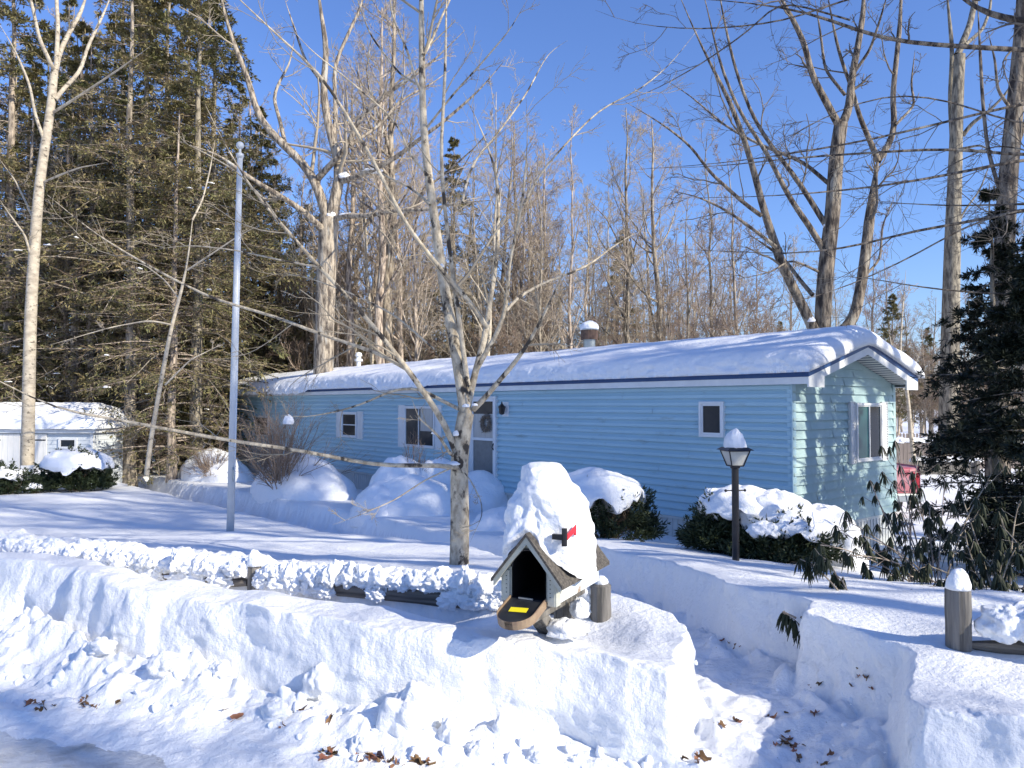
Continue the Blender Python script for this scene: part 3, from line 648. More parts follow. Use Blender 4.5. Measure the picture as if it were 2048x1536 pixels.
B2, R2 = kids(B1, R1, 6, (.15, .95), (25, 50), (.25, .55), .6, 5, .14, .05, g, .5, .0022, .3)
B3, R3 = kids(B2, R2, 2, (.2, .95), (25, 60), (.3, .6), .7, 4, .12, .05, g, .6, .0016, .3)
tree_objs(maple, [(TP, TR, 18), (LP, LR, 9)], [(B1, R1, 4), (B2, R2, 3), (B3, R3, 3)], M['bark'], M['twig'], 'trunk', 'branches')
# ------------------------------------------------------------------ oak behind the house (left centre)
OL = [
 ([(654, 439), (647, 407), (631, 358), (615, 332), (576, 299), (530, 254), (507, 225), (506, 182), (485, 130), (462, 75), (442, 0), (430, -80)], 22, 6, 0, 1),
 ([(631, 362), (641, 352), (670, 319), (699, 293), (712, 241), (752, 208), (791, 173), (833, 150), (880, 110), (930, 60)], 14, 4, .2, -1.5),
 ([(660, 445), (670, 391), (684, 355), (680, 320), (667, 293), (657, 254), (647, 195), (644, 156), (657, 114), (647, 59), (638, 0), (630, -90)], 24, 7, 0, .5),
 ([(686, 362), (709, 355), (752, 338), (807, 306), (830, 283), (880, 250), (960, 180), (1010, 120)], 13, 4, 0, -2),
 ([(662, 440), (693, 430), (735, 433), (784, 420), (856, 420), (920, 405), (990, 400)], 14, 4, 0, -2.5),
 ([(648, 462), (642, 456), (608, 423), (569, 397), (530, 374), (494, 352), (440, 310), (380, 290)], 16, 5, 0, -2.5),
 ([(667, 293), (672, 240), (670, 182), (667, 137), (690, 80), (720, 20), (740, -60)], 10, 5, .2, 1.5),
 ([(572, 295), (560, 241), (546, 195), (560, 160), (579, 130), (590, 70)], 9, 3, .5, 2),
 ([(644, 165), (610, 120), (590, 60), (570, 0)], 7, 3, .5, 1.5), ([(700, 290), (760, 250), (800, 200), (860, 170), (900, 140)], 7, 3, -.4, 1),
 ([(735, 433), (770, 470), (800, 520), (810, 560)], 6, 2, -.8, -1.4),
]
def big_tree(name, lab, trunk, limbs, Y0, seed, mb, mt, k1=1.3, ground=-.7, tn=16, tw=(.010, .007, .005), lf=(.14, .34), trop=.05):
    base = P(trunk[0][0][0], trunk[0][0][1], Y0); o = thing(name, (base[0], base[1], ground), 0, lab, 'tree')
    TP, TR = traced([trunk], Y0, tn); LP, LR = traced(limbs, Y0, 20); TP, LP = shift(TP, o), shift(LP, o); g = np.random.default_rng(seed)
    B1, R1 = kids(LP, LR, np.float64(k1), (.1, .98), (30, 65), lf, .5, 7, .2, trop, g, .35, tw[0], .3)
    B2, R2 = kids(B1, R1, 5, (.15, .95), (30, 60), (.3, .55), .6, 5, .2, trop, g, .5, tw[1], .3)
    B3, R3 = kids(B2, R2, 4, (.15, .95), (30, 60), (.35, .6), .7, 4, .2, .05, g, .6, tw[2], .3)
    tree_objs(o, [(TP, TR, 14), (LP, LR, 8)], [(B1, R1, 4), (B2, R2, 3), (B3, R3, 3)], M[mb], M[mt], 'trunk', 'branches'); return o
big_tree('oak_tree', 'large rough barked oak with snow in its forks behind the left half of the house', ([(640, 960), (645, 800), (648, 700), (650, 600), (656, 500), (657, 436)], 40, 38, 0, 0), OL, 24, 31, 'barkoak', 'twig', 3.2, lf=(.14, .40))
RL = [
 ([(1681, 255), (1699, 219), (1703, 156), (1715, 98), (1727, 23), (1728, -60)], 18, 9, 0, .5),
 ([(1681, 255), (1672, 242), (1648, 195), (1625, 156), (1609, 86), (1582, 31), (1562, 0), (1540, -60)], 16, 7, 0, -.8),
 ([(1640, 690), (1706, 650), (1722, 575), (1731, 512), (1741, 419), (1750, 356), (1756, 319)], 22, 19, .6, 1),
 ([(1756, 322), (1747, 297), (1731, 262), (1712, 216), (1711, 195), (1691, 145), (1676, 98), (1664, 39), (1650, -40)], 12, 4, 1, .3),
 ([(1756, 322), (1781, 287), (1791, 253), (1784, 200), (1793, 117), (1801, 39), (1803, -60)], 13, 8, 1, 1.5),
 ([(1640, 690), (1625, 650), (1600, 600), (1575, 559), (1556, 506), (1537, 450), (1525, 419), (1516, 375), (1503, 319), (1481, 262), (1469, 216), (1440, 165), (1414, 117), (1379, 39), (1350, -30)], 22, 4, 0, -1.5),
 ([(1522, 431), (1487, 406), (1450, 372), (1418, 344), (1383, 293), (1328, 250), (1250, 203)], 9, 3, -.8, -2.2),
 ([(1556, 497), (1528, 475), (1481, 440), (1450, 419), (1400, 395), (1340, 380)], 8, 3, -.6, -1.5),
 ([(1650, 505), (1631, 469), (1612, 441), (1581, 403), (1569, 375), (1547, 334), (1534, 303), (1512, 272), (1481, 231), (1440, 130), (1420, 40), (1400, -40)], 13, 4, 0, -.6),
 ([(1655, 455), (1634, 425), (1619, 394), (1587, 350), (1556, 309), (1534, 281), (1512, 247), (1491, 200), (1465, 120), (1440, 0), (1430, -80)], 12, 4, 0, .8),
 ([(1668, 375), (1644, 359), (1619, 331), (1591, 316), (1550, 303), (1503, 281), (1450, 253), (1380, 190), (1330, 160)], 9, 3, 0, 1.5),
 ([(1640, 545), (1610, 530), (1580, 520), (1540, 545), (1470, 560)], 6, 2, 0, -1.5),
 ([(1625, 590), (1600, 560), (1570, 520), (1545, 500), (1500, 470)], 9, 5, 0, 1.5),
 ([(1722, 560), (1760, 520), (1765, 450), (1790, 390)], 6, 2, 1, 1.5), ([(1690, 190), (1650, 140), (1640, 60), (1630, 0)], 7, 3, .5, 1),
 ([(1791, 250), (1830, 210), (1822, 170), (1830, 100)], 6, 3, 1, 1.5), ([(1705, 150), (1740, 100), (1760, 40), (1780, -30)], 7, 3, .5, -.5),
]
big_tree('oak_tree', 'massive multi stemmed bare tree rising behind the right end of the house', ([(1646, 900), (1645, 760), (1644, 662), (1650, 544), (1659, 481), (1669, 403), (1669, 341), (1675, 278), (1682, 247)], 34, 26, 0, 0), RL, 17.5, 32, 'barkdark', 'twigdark', 3.4, -.6, lf=(.12, .42), tw=(.013, .009, .006))
LL = [
 ([(109, 150), (120, 103), (137, 68), (161, 27), (180, -30)], 11, 6, 0, 1), ([(108, 140), (103, 130), (79, 79), (62, 0), (50, -50)], 9, 5, 0, -1),
 ([(112, 140), (116, 51), (113, 0), (112, -60)], 9, 6, 0, .5), ([(106, 225), (154, 195), (205, 161), (256, 126), (301, 92)], 6, 2, 0, -1.5),
 ([(110, 200), (126, 178), (161, 144), (174, 96), (191, 62), (212, 17), (230, -30)], 9, 4, 0, 1.2), ([(86, 365), (120, 350), (160, 335), (215, 325)], 5, 2, 0, -1),
 ([(92, 290), (70, 230), (60, 170), (30, 100), (0, 50)], 7, 3, 0, -1), ([(72, 450), (50, 400), (30, 360), (0, 320)], 5, 2, 0, 1), ([(64, 520), (50, 470), (20, 430), (0, 400)], 5, 2, 0, -1),
]
big_tree('beech_tree', 'pale smooth barked tree forking high at the left of the woods', ([(55, 930), (58, 760), (62, 600), (68, 513), (75, 410), (82, 325), (96, 267), (106, 188), (109, 140)], 24, 14, 0, 0), LL, 21, 33, 'barkpale', 'twig', 1.3, -.8)
SL_ = [([(385, 440), (405, 400), (420, 340), (430, 280)], 4, 2, 0, .5), ([(375, 540), (420, 510), (480, 470), (520, 450)], 4, 2, 0, -.5), ([(345, 650), (300, 640), (220, 655), (100, 690)], 4, 1.5, 0, -1),
       ([(330, 770), (380, 720), (440, 690)], 4, 1.5, 0, .5), ([(360, 600), (330, 560), (290, 530), (250, 520)], 3, 1.5, 0, .8)]
big_tree('birch_tree', 'slender pale leaning sapling between the shed bush and the flagpole', ([(293, 950), (298, 900), (310, 830), (330, 720), (345, 640), (362, 590), (375, 530), (385, 440)], 10, 5, 0, 0), SL_, 19, 34, 'barkpale', 'twig', 2.2, -.7)
T1 = [([(1925, 272), (1945, 245), (1975, 225), (2010, 190), (2040, 140)], 9, 3, 0, -1), ([(1908, 330), (1900, 200), (1905, 100), (1898, 30), (1890, -50)], 10, 6, .3, .5), ([(1915, 110), (1940, 50), (1950, 0), (1955, -60)], 14, 8, 0, .8),
      ([(1930, 90), (1965, 60), (1980, 20), (1985, -40)], 8, 4, 0, 1), ([(1910, 300), (1960, 290), (2000, 310)], 6, 2, 0, -2), ([(1908, 460), (1930, 420), (1960, 380), (1990, 300)], 5, 2, 0, 1)]
big_tree('oak_tree', 'straight tall oak standing behind the picket fence at the right', ([(1897, 900), (1898, 820), (1900, 700), (1902, 600), (1905, 480), (1908, 400), (1912, 300), (1914, 200), (1920, 110)], 40, 20, 0, 0), T1, 25, 35, 'barkgrey', 'twigdark', 1.2, -.9)
T2 = [([(2005, 400), (1975, 300), (1965, 200), (1960, 100), (1955, 0)], 8, 5, 0, 1), ([(2020, 330), (2048, 250), (2080, 180)], 12, 6, 0, .5), ([(2010, 520), (1980, 480), (1950, 440)], 5, 2, 0, -1), ([(2030, 230), (1995, 180), (1990, 120), (1975, 60)], 7, 3, 0, -.5)]
big_tree('oak_tree', 'thick deeply furrowed trunk at the right edge rising out of the dark hemlock', ([(1995, 960), (1998, 800), (2003, 650), (2008, 500), (2015, 350), (2028, 240), (2036, 150), (2045, 50), (2050, -60)], 46, 24, 0, 0), T2, 14.5, 36, 'barkdark', 'twigdark', 1.6, -.5)
OB = [([(1830, 905), (1822, 860), (1815, 800), (1808, 740), (1800, 660), (1802, 560)], 9, 4, 0, 0)]
big_tree('birch_tree', 'thin pale crooked birch growing in front of the picket fence', ([(1828, 925), (1823, 880), (1817, 810), (1809, 745)], 9, 6, 0, 0), [([(1809, 745), (1800, 700), (1805, 620), (1812, 540)], 5, 2, 0, .3), ([(1812, 770), (1830, 730), (1845, 690)], 3, 1.5, 0, -.4), ([(1807, 735), (1785, 700), (1775, 650)], 3, 1.5, 0, .4)], 24, 37, 'barkpale', 'twig', 2, -.8)
# tree just outside the frame on the right whose limbs reach over the picture
OV_ = [
 ([(2330, 120), (2200, 108), (2048, 100), (1900, 92), (1760, 80), (1690, 50), (1600, 18), (1450, 0), (1330, -5)], 13.6, 2.2, 0, -.9),
 ([(2330, 140), (2150, 60), (2048, 42), (1990, 34), (1950, 15), (1915, -10), (1860, -60)], 19.2, 6.0, 0, .6),
 ([(2330, 190), (2150, 195), (2048, 205), (1900, 242), (1740, 280), (1600, 305), (1420, 330), (1250, 340)], 7.2, 1.9, 0, -1.4),
 ([(2330, 280), (2150, 310), (2048, 312), (1900, 296), (1800, 302), (1700, 308), (1560, 318), (1430, 335), (1300, 336)], 8.0, 2.2, 0, -.3),
 ([(2330, 300), (2150, 310), (2048, 318), (1920, 345), (1850, 358), (1780, 370), (1650, 385), (1500, 395), (1310, 396)], 8.0, 1.9, 0, -1.8),
 ([(2330, 380), (2150, 405), (2048, 420), (1900, 452), (1820, 460), (1750, 486), (1600, 510), (1500, 505), (1350, 498)], 8.0, 1.9, 0, -.8),
 ([(2330, 400), (2150, 410), (2048, 408), (1900, 412), (1780, 405), (1700, 408)], 5.6, 1.5, 0, .6),
 ([(2330, 560), (2150, 590), (2048, 590), (1900, 582), (1780, 565), (1700, 548), (1620, 560)], 4.8, 1.5, 0, -.5),
 ([(2330, 380), (2180, 390), (2048, 420), (1950, 440), (1850, 500), (1760, 545), (1650, 590), (1520, 620), (1450, 645)], 4.8, 1.5, 0, -1.2),
 ([(2330, 230), (2200, 240), (2048, 255), (1900, 200), (1780, 185), (1650, 230), (1540, 300), (1480, 330)], 4.8, 1.5, 0, .8),
 ([(1960, 0), (1750, -20), (1560, 45), (1400, 60), (1250, 48), (1190, 20)], 4.8, 1.5, -.5, -1.2),
 ([(1700, 40), (1560, 0), (1500, 60), (1400, 130), (1290, 190), (1200, 215)], 4.0, 1.5, -.5, -1.5),
 ([(2100, 340), (2060, 300), (1990, 290), (1900, 330), (1830, 380)], 4.0, 1.5, .2, .8),
]
ov = big_tree('maple_tree', 'roadside tree at the right edge whose long bare limbs sweep left across the sky', ([(2335, 1100), (2340, 800), (2335, 500), (2330, 300), (2330, 130), (2335, -100), (2335, -400), (2340, -700)], 62, 22, 0, 0), OV_ + [
 ([(2335, 0), (2200, -150), (2050, -300), (1850, -400)], 16, 4, 0, -2), ([(2335, -200), (2500, -350), (2700, -480)], 16, 4, 0, -2), ([(2335, -300), (2250, -500), (2150, -750)], 14, 4, 0, 1)], 9, 38, 'barkdark', 'twigdark', 6.5, -.2, tw=(.0045, .0032, .0022), lf=(.08, .26), trop=-.02)
# overhead limb from a tree behind the viewer
big_tree('maple_tree', 'bare roadside tree whose single thin limb enters the sky at the top centre', ([(1500, -1900), (1490, -1200), (1480, -700), (1470, -420)], 10, 8, 0, 0), [([(1470, -420), (1400, -200), (1250, -60), (1080, 5), (950, 30), (830, 36), (700, 30), (600, 42)], 7, 1.6, 0, .6), ([(1200, -90), (1110, 0), (1105, 40), (1092, 85), (1060, 100)], 3, 1, 0, 0)], 6, 39, 'barkgrey', 'twigdark', 2.5, 10.5, tw=(.003, .0022, .0016), trop=-.01) if False else None
# ------------------------------------------------------------------ woods
protos = {}
def proto(key, fn):
    o = thing(key[0]); fn(o); protos[key] = o; return o
def hw_fn(seed, mb, mt, **k):
    def f(o):
        a, b_ = hardwood(seed, **k); tree_objs(o, a, b_, M[mb], M[mt], 'trunk', 'branches')
    return f
HWs = [proto(('hardwood_tree', i), hw_fn(100 + i, mb, mt, **k)) for i, (mb, mt, k) in enumerate([
 ('barkgrey', 'twig', dict(h=15, r=.17, nl=18, dens=1.3)), ('barkoak', 'twig', dict(h=17, r=.22, nl=20, ang=(35, 65), dens=1.2)),
 ('barkgrey', 'twig', dict(h=14, r=.11, nl=22, ang=(18, 38), u0=.25, llen=.35)), ('barkgrey', 'twigred', dict(h=11, r=.10, nl=24, ang=(20, 42), u0=.15, llen=.4, dens=1.3)),
 ('barkpale', 'twig', dict(h=13, r=.10, nl=16, ang=(20, 40), u0=.3, llen=.34)), ('barkgrey', 'shrubtwig', dict(h=6, r=.05, nl=26, ang=(25, 55), u0=.08, llen=.5, dens=1.2))])]
def cf(seed, **k): return lambda o: conifer(o, seed, **k)
CFs = [proto(('hemlock_tree', i), cf(200 + i, **k)) for i, k in enumerate([
 dict(h=19, r=.24, nb=150, spread=.19, u0=.10, bare=.25), dict(h=17, r=.2, nb=130, spread=.2, u0=.06, bare=.45), dict(h=20, r=.22, nb=120, spread=.17, u0=.22, bare=.5)])]
PINE = proto(('pine_tree', 0), cf(230, h=14, r=.18, nb=100, spread=.2, u0=.2, bare=.25, drop=.02, qs=(.2, .05)))
UND = proto(('hemlock_tree', 9), cf(240, h=6, r=.07, nb=80, spread=.3, u0=.04, qs=(.15, .045), sub=9))
rt = np.random.default_rng(77)
LMK = [(-300, 'left of the photo edge'), (0, 'at the left photo edge'), (45, 'above the shed doors'), (85, 'just right of the pale forking trunk'), (130, 'above the shed window'), (165, 'above the trimmed bush'), (205, 'right of the shed corner'), (250, 'midway between the shed and the leaning sapling'), (300, 'at the foot of the leaning sapling'), (345, 'right of the leaning sapling base'), (385, 'left of the stem covered mound'), (425, 'just left of the flagpole'), (468, 'right behind the flagpole'), (505, 'just right of the flagpole'), (550, 'above the big twiggy bush'), (595, 'left of the oak trunk'), (650, 'behind the oak trunk'), (700, 'right of the oak trunk and by the white roof vent'), (745, 'right of the white roof vent'), (790, 'above the shuttered double window'), (835, 'between the double window and the maple'), (880, 'left of the maple stems'), (925, 'behind the maple stems'), (970, 'right of the maple stems'), (1015, 'above the wall lantern'), (1060, 'right of the maple crown base'), (1105, 'left of the chimney'), (1145, 'just left of the chimney'), (1180, 'behind the chimney'), (1215, 'just right of the chimney'), (1260, 'in front of the lone pine'), (1310, 'right of the lone pine'), (1360, 'over the middle of the blue wall'), (1410, 'above the small square window'), (1460, 'above the lamp post'), (1510, 'right of the lamp post'), (1560, 'left of the multi stemmed trunk'), (1620, 'behind the multi stemmed trunk'), (1680, 'right of the multi stemmed trunk'), (1740, 'above the gable'), (1790, 'at the right eave of the house'), (1840, 'by the crooked birch'), (1890, 'behind the tall straight oak'), (1940, 'right of the tall straight oak'), (1990, 'behind the furrowed trunk'), (2050, 'at the right photo edge'), (2150, 'beyond the right photo edge')]
USED = {}
def _cap(l):
    w_ = l.split(); return ' '.join(w_[:16])
def place(pr, px, Y, sc, lab, grp, cat='tree', name=None):
    if grp:
        lm = min(LMK, key=lambda q: abs(q[0] - px))[1]; lab = lab + ', ' + lm; k = USED.get(lab, 0); USED[lab] = k + 1
        if k: lab = _cap(lab + [', farther back', ', rear row'][min(k - 1, 1)])
    if px > 425:      # keep every tree clear of the house
        a_ = (px - 1024) / F; t_ = (6.66 - 13.09 * a_) / (.643 + .766 * a_)
        if t_ > -3: Y = max(Y, 13.09 + .766 * min(t_, 26) + 1.5)
    if px < 215: Y = max(Y, 27.0)
    X = (px - 1024) / F * Y; o = dup(pr, (X, Y, hz(X, Y) - .1), rt.uniform(0, 6.28), sc * rt.uniform(.93, 1.07), lab, grp); o['category'] = cat
    if name: o.name = name
    if cat == 'tree' and pr.name in BOUGH and px < 720 and Y < 29:
        q = BOUGH[pr.name] * o.scale[0]; a = o.rotation_euler[2]; q = np.stack([q[:, 0] * math.cos(a) - q[:, 1] * math.sin(a), q[:, 0] * math.sin(a) + q[:, 1] * math.cos(a), q[:, 2]], -1) + np.array(o.location)
        q = q[(q[:, 1] < Y - 1.2) & (q[:, 2] > 1.5) & (q[:, 2] < 9)]
        if len(q): FLECK.extend(q[rt.integers(0, len(q), 4)])
    return o
hem = [(15, 27, 1.05, 0), (85, 31, 1.1, 1), (150, 26, .92, 0), (215, 30, 1.05, 1), (262, 25, .96, 2), (330, 28, 1.08, 0), (392, 25.5, 1.02, 0), (455, 30, .95, 1), (372, 33, 1.15, 2), (505, 28, .72, 0), (560, 31, .70, 1), (610, 34, .66, 0),
       (-60, 29, 1.0, 2), (-140, 32, 1.0, 0), (120, 36, 1.1, 2), (50, 38, 1.15, 0), (290, 38, 1.1, 1), (470, 40, 1.0, 2), (690, 36, .58, 1), (540, 40, .8, 0), (760, 38, .52, 0), (-220, 34, 1, 1), (180, 24.5, .95, 1), (290, 27, 1.0, 0), (425, 29, 1.05, 0), (50, 26, .9, 1), (345, 24.5, .8, 1), (240, 33, 1.15, 2), (590, 27, .62, 1), (520, 33, .85, 0), (640, 38, .8, 1), (700, 33, .52, 0), (800, 35, .5, 1), (860, 38, .55, 0)]
for px, Y, s, i in sorted(hem, key=lambda q: q[1]): place(CFs[i], px, Y, s, 'tall olive green hemlock', 'hemlocks in the woods at the left')
for px, Y, s in [(30, 25, 1), (130, 28, .9), (225, 27, .8), (262, 30, 1), (420, 27, .9), (500, 26, .8), (585, 28, .85), (350, 31, 1), (660, 30, .7), (745, 31, .75), (820, 33, .75), (60, 32, 1.1), (180, 33, 1.1), (450, 33, 1.2), (540, 34, 1.1), (-60, 27, 1)]:
    place(UND, px, Y, s, 'low young hemlock', 'young hemlocks of the understorey')
place(CFs[1], 945, 37, .70, 'brownish rounded evergreen just right of the front yard maple trunk', None, name='hemlock_tree').pop('group', None)
place(CFs[0], 910, 38, .84, 'dense brown green evergreen just left of the upper maple stems', None, name='hemlock_tree').pop('group', None)
place(CFs[1], 985, 42, .70, 'narrow brownish evergreen right of the maple stems above the roof', None, name='hemlock_tree').pop('group', None)
place(CFs[2], 1235, 44, .66, 'ragged evergreen leaning against the lone pine', None, name='hemlock_tree').pop('group', None)
place(CFs[1], 1075, 44, .72, 'thin olive evergreen between the maple and the chimney', None, name='hemlock_tree').pop('group', None)
place(CFs[1], 1330, 48, .66, 'thin olive evergreen right of the lone pine', None, name='hemlock_tree').pop('group', None)
place(PINE, 1255, 46, 1.02, 'feathery pine standing apart beyond the middle of the roof', None, name='pine_tree').pop('group', None)
place(PINE, 1560, 60, .7, 'small far pine low behind the multi stemmed tree', None, name='pine_tree').pop('group', None)
place(PINE, 1790, 42, .62, 'hazy pine just right of the house gable', None, name='pine_tree').pop('group', None)
place(PINE, 1860, 50, .55, 'far pine between the birch and the tall oak', None, name='pine_tree').pop('group', None)
hwl = []
for px in range(-150, 900, 50): hwl.append((px + rt.uniform(-22, 22), rt.uniform(23, 34), rt.uniform(.85, 1.15), int(rt.choice([0, 1, 2, 4]))))
for px in range(620, 1120, 28): hwl.append((px + rt.uniform(-16, 16), rt.uniform(28, 44), rt.uniform(.8, 1.1), int(rt.choice([0, 2, 3, 4]))))
for px in range(1040, 1460, 16): hwl.append((px + rt.uniform(-12, 12), rt.uniform(30, 50), rt.uniform(.75, 1.1), int(rt.choice([2, 2, 3, 4, 0]))))
for px, s_, i_ in [(705, 1.15, 0), (765, 1.05, 1), (960, .8, 0), (1025, .95, 1), (1090, 1.0, 0), (1165, .95, 4), (1320, .95, 1)]: hwl.append((px, rt.uniform(31, 38), s_, i_))
for px in range(1440, 2200, 34): hwl.append((px + rt.uniform(-20, 20), rt.uniform(44, 64), rt.uniform(.55, .95), int(rt.choice([0, 2, 3, 4]))))
for px, Y, s, i in sorted(hwl, key=lambda q: q[1]):
    side = 'left' if px < 620 else ('middle' if px < 1440 else 'right')
    place(HWs[i], px, Y, s, {'left': 'bare grey hardwood', 'middle': 'bare slender hardwood', 'right': 'distant bare hardwood'}[side], f'bare trees in the {side} of the woods')
for px in np.arange(480, 1500, 26): place(HWs[3 if rt.random() < .5 else 5], px + rt.uniform(-15, 15), rt.uniform(26 if px > 900 else 29, 42), rt.uniform(.7, 1.2), 'brown brushy sapling', 'brushy saplings behind the roof')
for px in np.arange(205, 620, 38): place(HWs[5], px + rt.uniform(-15, 15), rt.uniform(23.5, 28), rt.uniform(.4, .75), 'low brown brushy sapling', 'brushy saplings at the left woods edge')
for px in np.arange(1480, 2150, 26): place(HWs[5] if rt.random() < .7 else HWs[3], px + rt.uniform(-15, 15), rt.uniform(38, 52), rt.uniform(.6, 1.2), 'scrubby sapling', 'scrubby saplings beyond the fence')
# far wood: one mass closing the horizon
g = np.random.default_rng(9); Ts, Rs, A1, A1R = [], [], [], []
for i in range(420):
    a = g.uniform(-1.2, 1.2); Y = g.uniform(62, 95); X = Y * math.tan(a * .75); h = g.uniform(8, 13) * (1.25 if X < -5 else .8)
    T, TRr = trunk_line(h, .1, 8, .04, g); Ts.append(T + np.array([X, Y, -1.1])); Rs.append(TRr)
T = np.concatenate(Ts); TRr = np.concatenate(Rs)
A, AR = kids(T, TRr, 14, (.12, .97), (25, 60), (.2, .4), .5, 5, .2, .1, g, .4, .02, .5); Bb, BR = kids(A, AR, 5, (.1, 1), (25, 60), (.3, .6), .6, 3, .2, .1, g, .5, .014, .3)
V, Fq = tubes([(T, TRr, 5), (A, AR, 3), (Bb, BR, 3)])
link('distant_wood', mesh('distant_wood', V, Fq, M['twig']), label='grey brown mass of distant bare woods closing the horizon', cat='woods', kind='stuff')
# shade-casting roadside trees right of the view
for x, y, i, s in [(13.5, 4.2, 1, 1.2), (17, 7.5, 0, .9), (12.5, -1.5, 1, 1.1), (19, 2.5, 1, 1.2), (22, -1, 0, 1.3), (10.5, 2.2, 1, 1.1), (15.5, 1.5, 1, 1.4), (16.5, 5.6, 1, 1.2), (21, 5.5, 1, 1.2), (18.5, -3, 1, 1.4), (16, -7.6, 0, 1.2)]:
    o = dup(HWs[i], (x, y, 0), rt.uniform(0, 6.28), s, 'bare roadside tree right of the view that streaks the lawn with shadow', 'roadside trees right of the view'); o['category'] = 'tree'
for o in list(HWs) + list(CFs) + [PINE, UND]:
    for c in list(o.children): bpy.data.objects.remove(c)
    bpy.data.objects.remove(o)
# dark hemlock at the right edge
hx, hy = (2000 - 1024) / F * 10.6, 10.6
o = thing('hemlock_tree', (hx, hy, hz(hx, hy) - .1), 0, 'dark shaded hemlock crowding the right edge of the yard', 'tree')
conifer(o, 301, h=5.4, r=.09, nb=120, spread=.20, u0=.02, mneedle='needleshade', dens=2, bare=.45, qs=(.09, .02), sub=15, drop=-.05, mb='barkgrey', twigm='black')
hx, hy = (2075 - 1024) / F * 8.6, 8.6
o = thing('hemlock_tree', (hx, hy, hz(hx, hy) - .1), 0, 'nearest dark hemlock bough mass cut by the right edge', 'tree')
conifer(o, 302, h=4.0, r=.07, nb=90, spread=.26, u0=.03, mneedle='needleshade', dens=2, qs=(.09, .024), sub=16, drop=-.06, twigm='black')
# ------------------------------------------------------------------ yard mounds and shrubs
def gz(x, y): return hz(x, y)
def atp(px, Y): return (px - 1024) / F * Y
def mound(px, Y, r, lab, seed, rz=0, amp=.13, lift=0, fr=1.9, more=()):
    x = atp(px, Y); z = gz(x, Y); sp_ = [((x, Y, z - .05 + lift), r, amp, fr, rz, seed, -.3, 0)]
    for (dpx, dY, r2, l2, s2) in more:
        x2 = atp(px + dpx, Y + dY); sp_.append(((x2, Y + dY, gz(x2, Y + dY) - .05 + l2), r2, amp, fr, rz, s2, -.3, 0))
    return merge_blobs('snow_mound', sp_, label=lab, cat='snow mound')
x_ = atp(608, 19.5); blob('snow_mound', (x_, 19.5, gz(x_, 19.5) - .05), (2.3, 1.05, 1.12), .09, 1.6, 2.27, seed=1, power=1.7, label='broad smooth snow mound under the twiggy bush by the house', cat='snow mound')
mound(800, 16.0, (.80, .7, 1.12), 'tall double humped snow mound burying shrubs below the house windows', 3, 0, .12, more=((72, .1, (.62, .6, 1.12), 0, 4), (40, -.55, (1.15, .6, .80), 0, 5), (150, .2, (1.0, .7, .80), 0, 6), (-25, -.5, (.75, .6, .70), 0, 7)))
mound(1005, 13.2, (.55, .5, .42), 'low rounded snow mound between the door mound and the yew', 8, 0, .10)
x_ = atp(430, 24.6); blob('snow_mound', (x_, 24.6, gz(x_, 24.6) - .05), (1.8, 1.0, 1.05), .09, 1.8, 2.27, seed=4, power=1.4, label='drooping snow mound covered with brown stems at the far end of the trench', cat='snow mound')
mound(1100, 13.6, (.7, .6, .85), 'smooth snow mound tucked behind the mailbox snow', 12, 0, .08)
def shrub(px, Y, r, lab, seed, n=9000, m='yew', z0=None, q=(.07, .02), stems=40, name='yew_shrub', cat='shrub', lumps=6, split=False):
    x = atp(px, Y); z = gz(x, Y) if z0 is None else z0; g = np.random.default_rng(seed)
    o = thing(name, (x, Y, z), 0, lab, cat); r = np.array(r)
    base = np.zeros((stems, 3)) + g.normal(size=(stems, 3)) * .08 * r; base[:, 2] = -.1
    th = g.uniform(0, 6.283, stems); ph = g.uniform(.0, 1.2, stems)
    tip = np.stack([np.cos(th) * np.sin(ph) * r[0], np.sin(th) * np.sin(ph) * r[1], np.cos(ph) * r[2]], -1) * .95
    tt = np.linspace(0, 1, 7)[None, :, None]; S = base[:, None] * (1 - tt) + tip[:, None] * tt; S[..., 2] += (tt[..., 0] * (1 - tt[..., 0])) * -.15 * r[2]
    S += g.normal(size=S.shape) * .015; R = np.full((stems, 7), .012) * np.linspace(1, .4, 7)
    B1, R1 = kids(S, R, 12, (.25, 1), (25, 60), (.2, .4), .6, 5, .15, .1, g, .4, .003, .3)
    V, Fq = tubes([(S, R, 4), (B1, R1, 3)]); link('stems', mesh('stems', V, Fq, M['shrubtwig']), o)
    # foliage tufts grouped in clumps
    nc = n // 14; w_ = g.normal(size=(nc, 3)); w_ = nrm(w_); rad = g.uniform(.45, 1.0, nc) ** .5
    c = w_ * rad[:, None]; c *= (1 + .25 * fbm3(w_ * 2.2 + seed, 3, seed % 5)[:, None] * 2); c = c * r; c[:, 2] = np.abs(c[:, 2]) * np.where(w_[:, 2] < 0, .35, 1) + .05
    dd = nrm(c + np.array([0, 0, .3 * r[2]])); cc = np.repeat(c, 14, 0); de = np.repeat(dd, 14, 0)
    t_ = g.uniform(0, .16, len(cc))[:, None]; pts = cc + de * t_ ; dr = de + g.normal(size=pts.shape) * .65
    V, Fq = quads(pts, dr, q[0] * g.uniform(.6, 1.3, len(pts)), q[1] * g.uniform(.7, 1.3, len(pts)), g); link('foliage', mesh('foliage', V, Fq, M[m]), o)
    return x, z, o
x, z, _ = shrub(1212, 11.2, (.74, .58, .84), 'dark yew under a heavy snow cap behind the mailbox', 41, 16000)
blob('snow_heap', (x - .12, 11.2, z + .60), (.74, .62, .46), .10, 2.0, seed=5, flat=.0, cut=.75, label='heavy lobed snow cap draped over the yew behind the mailbox', cat='snow')
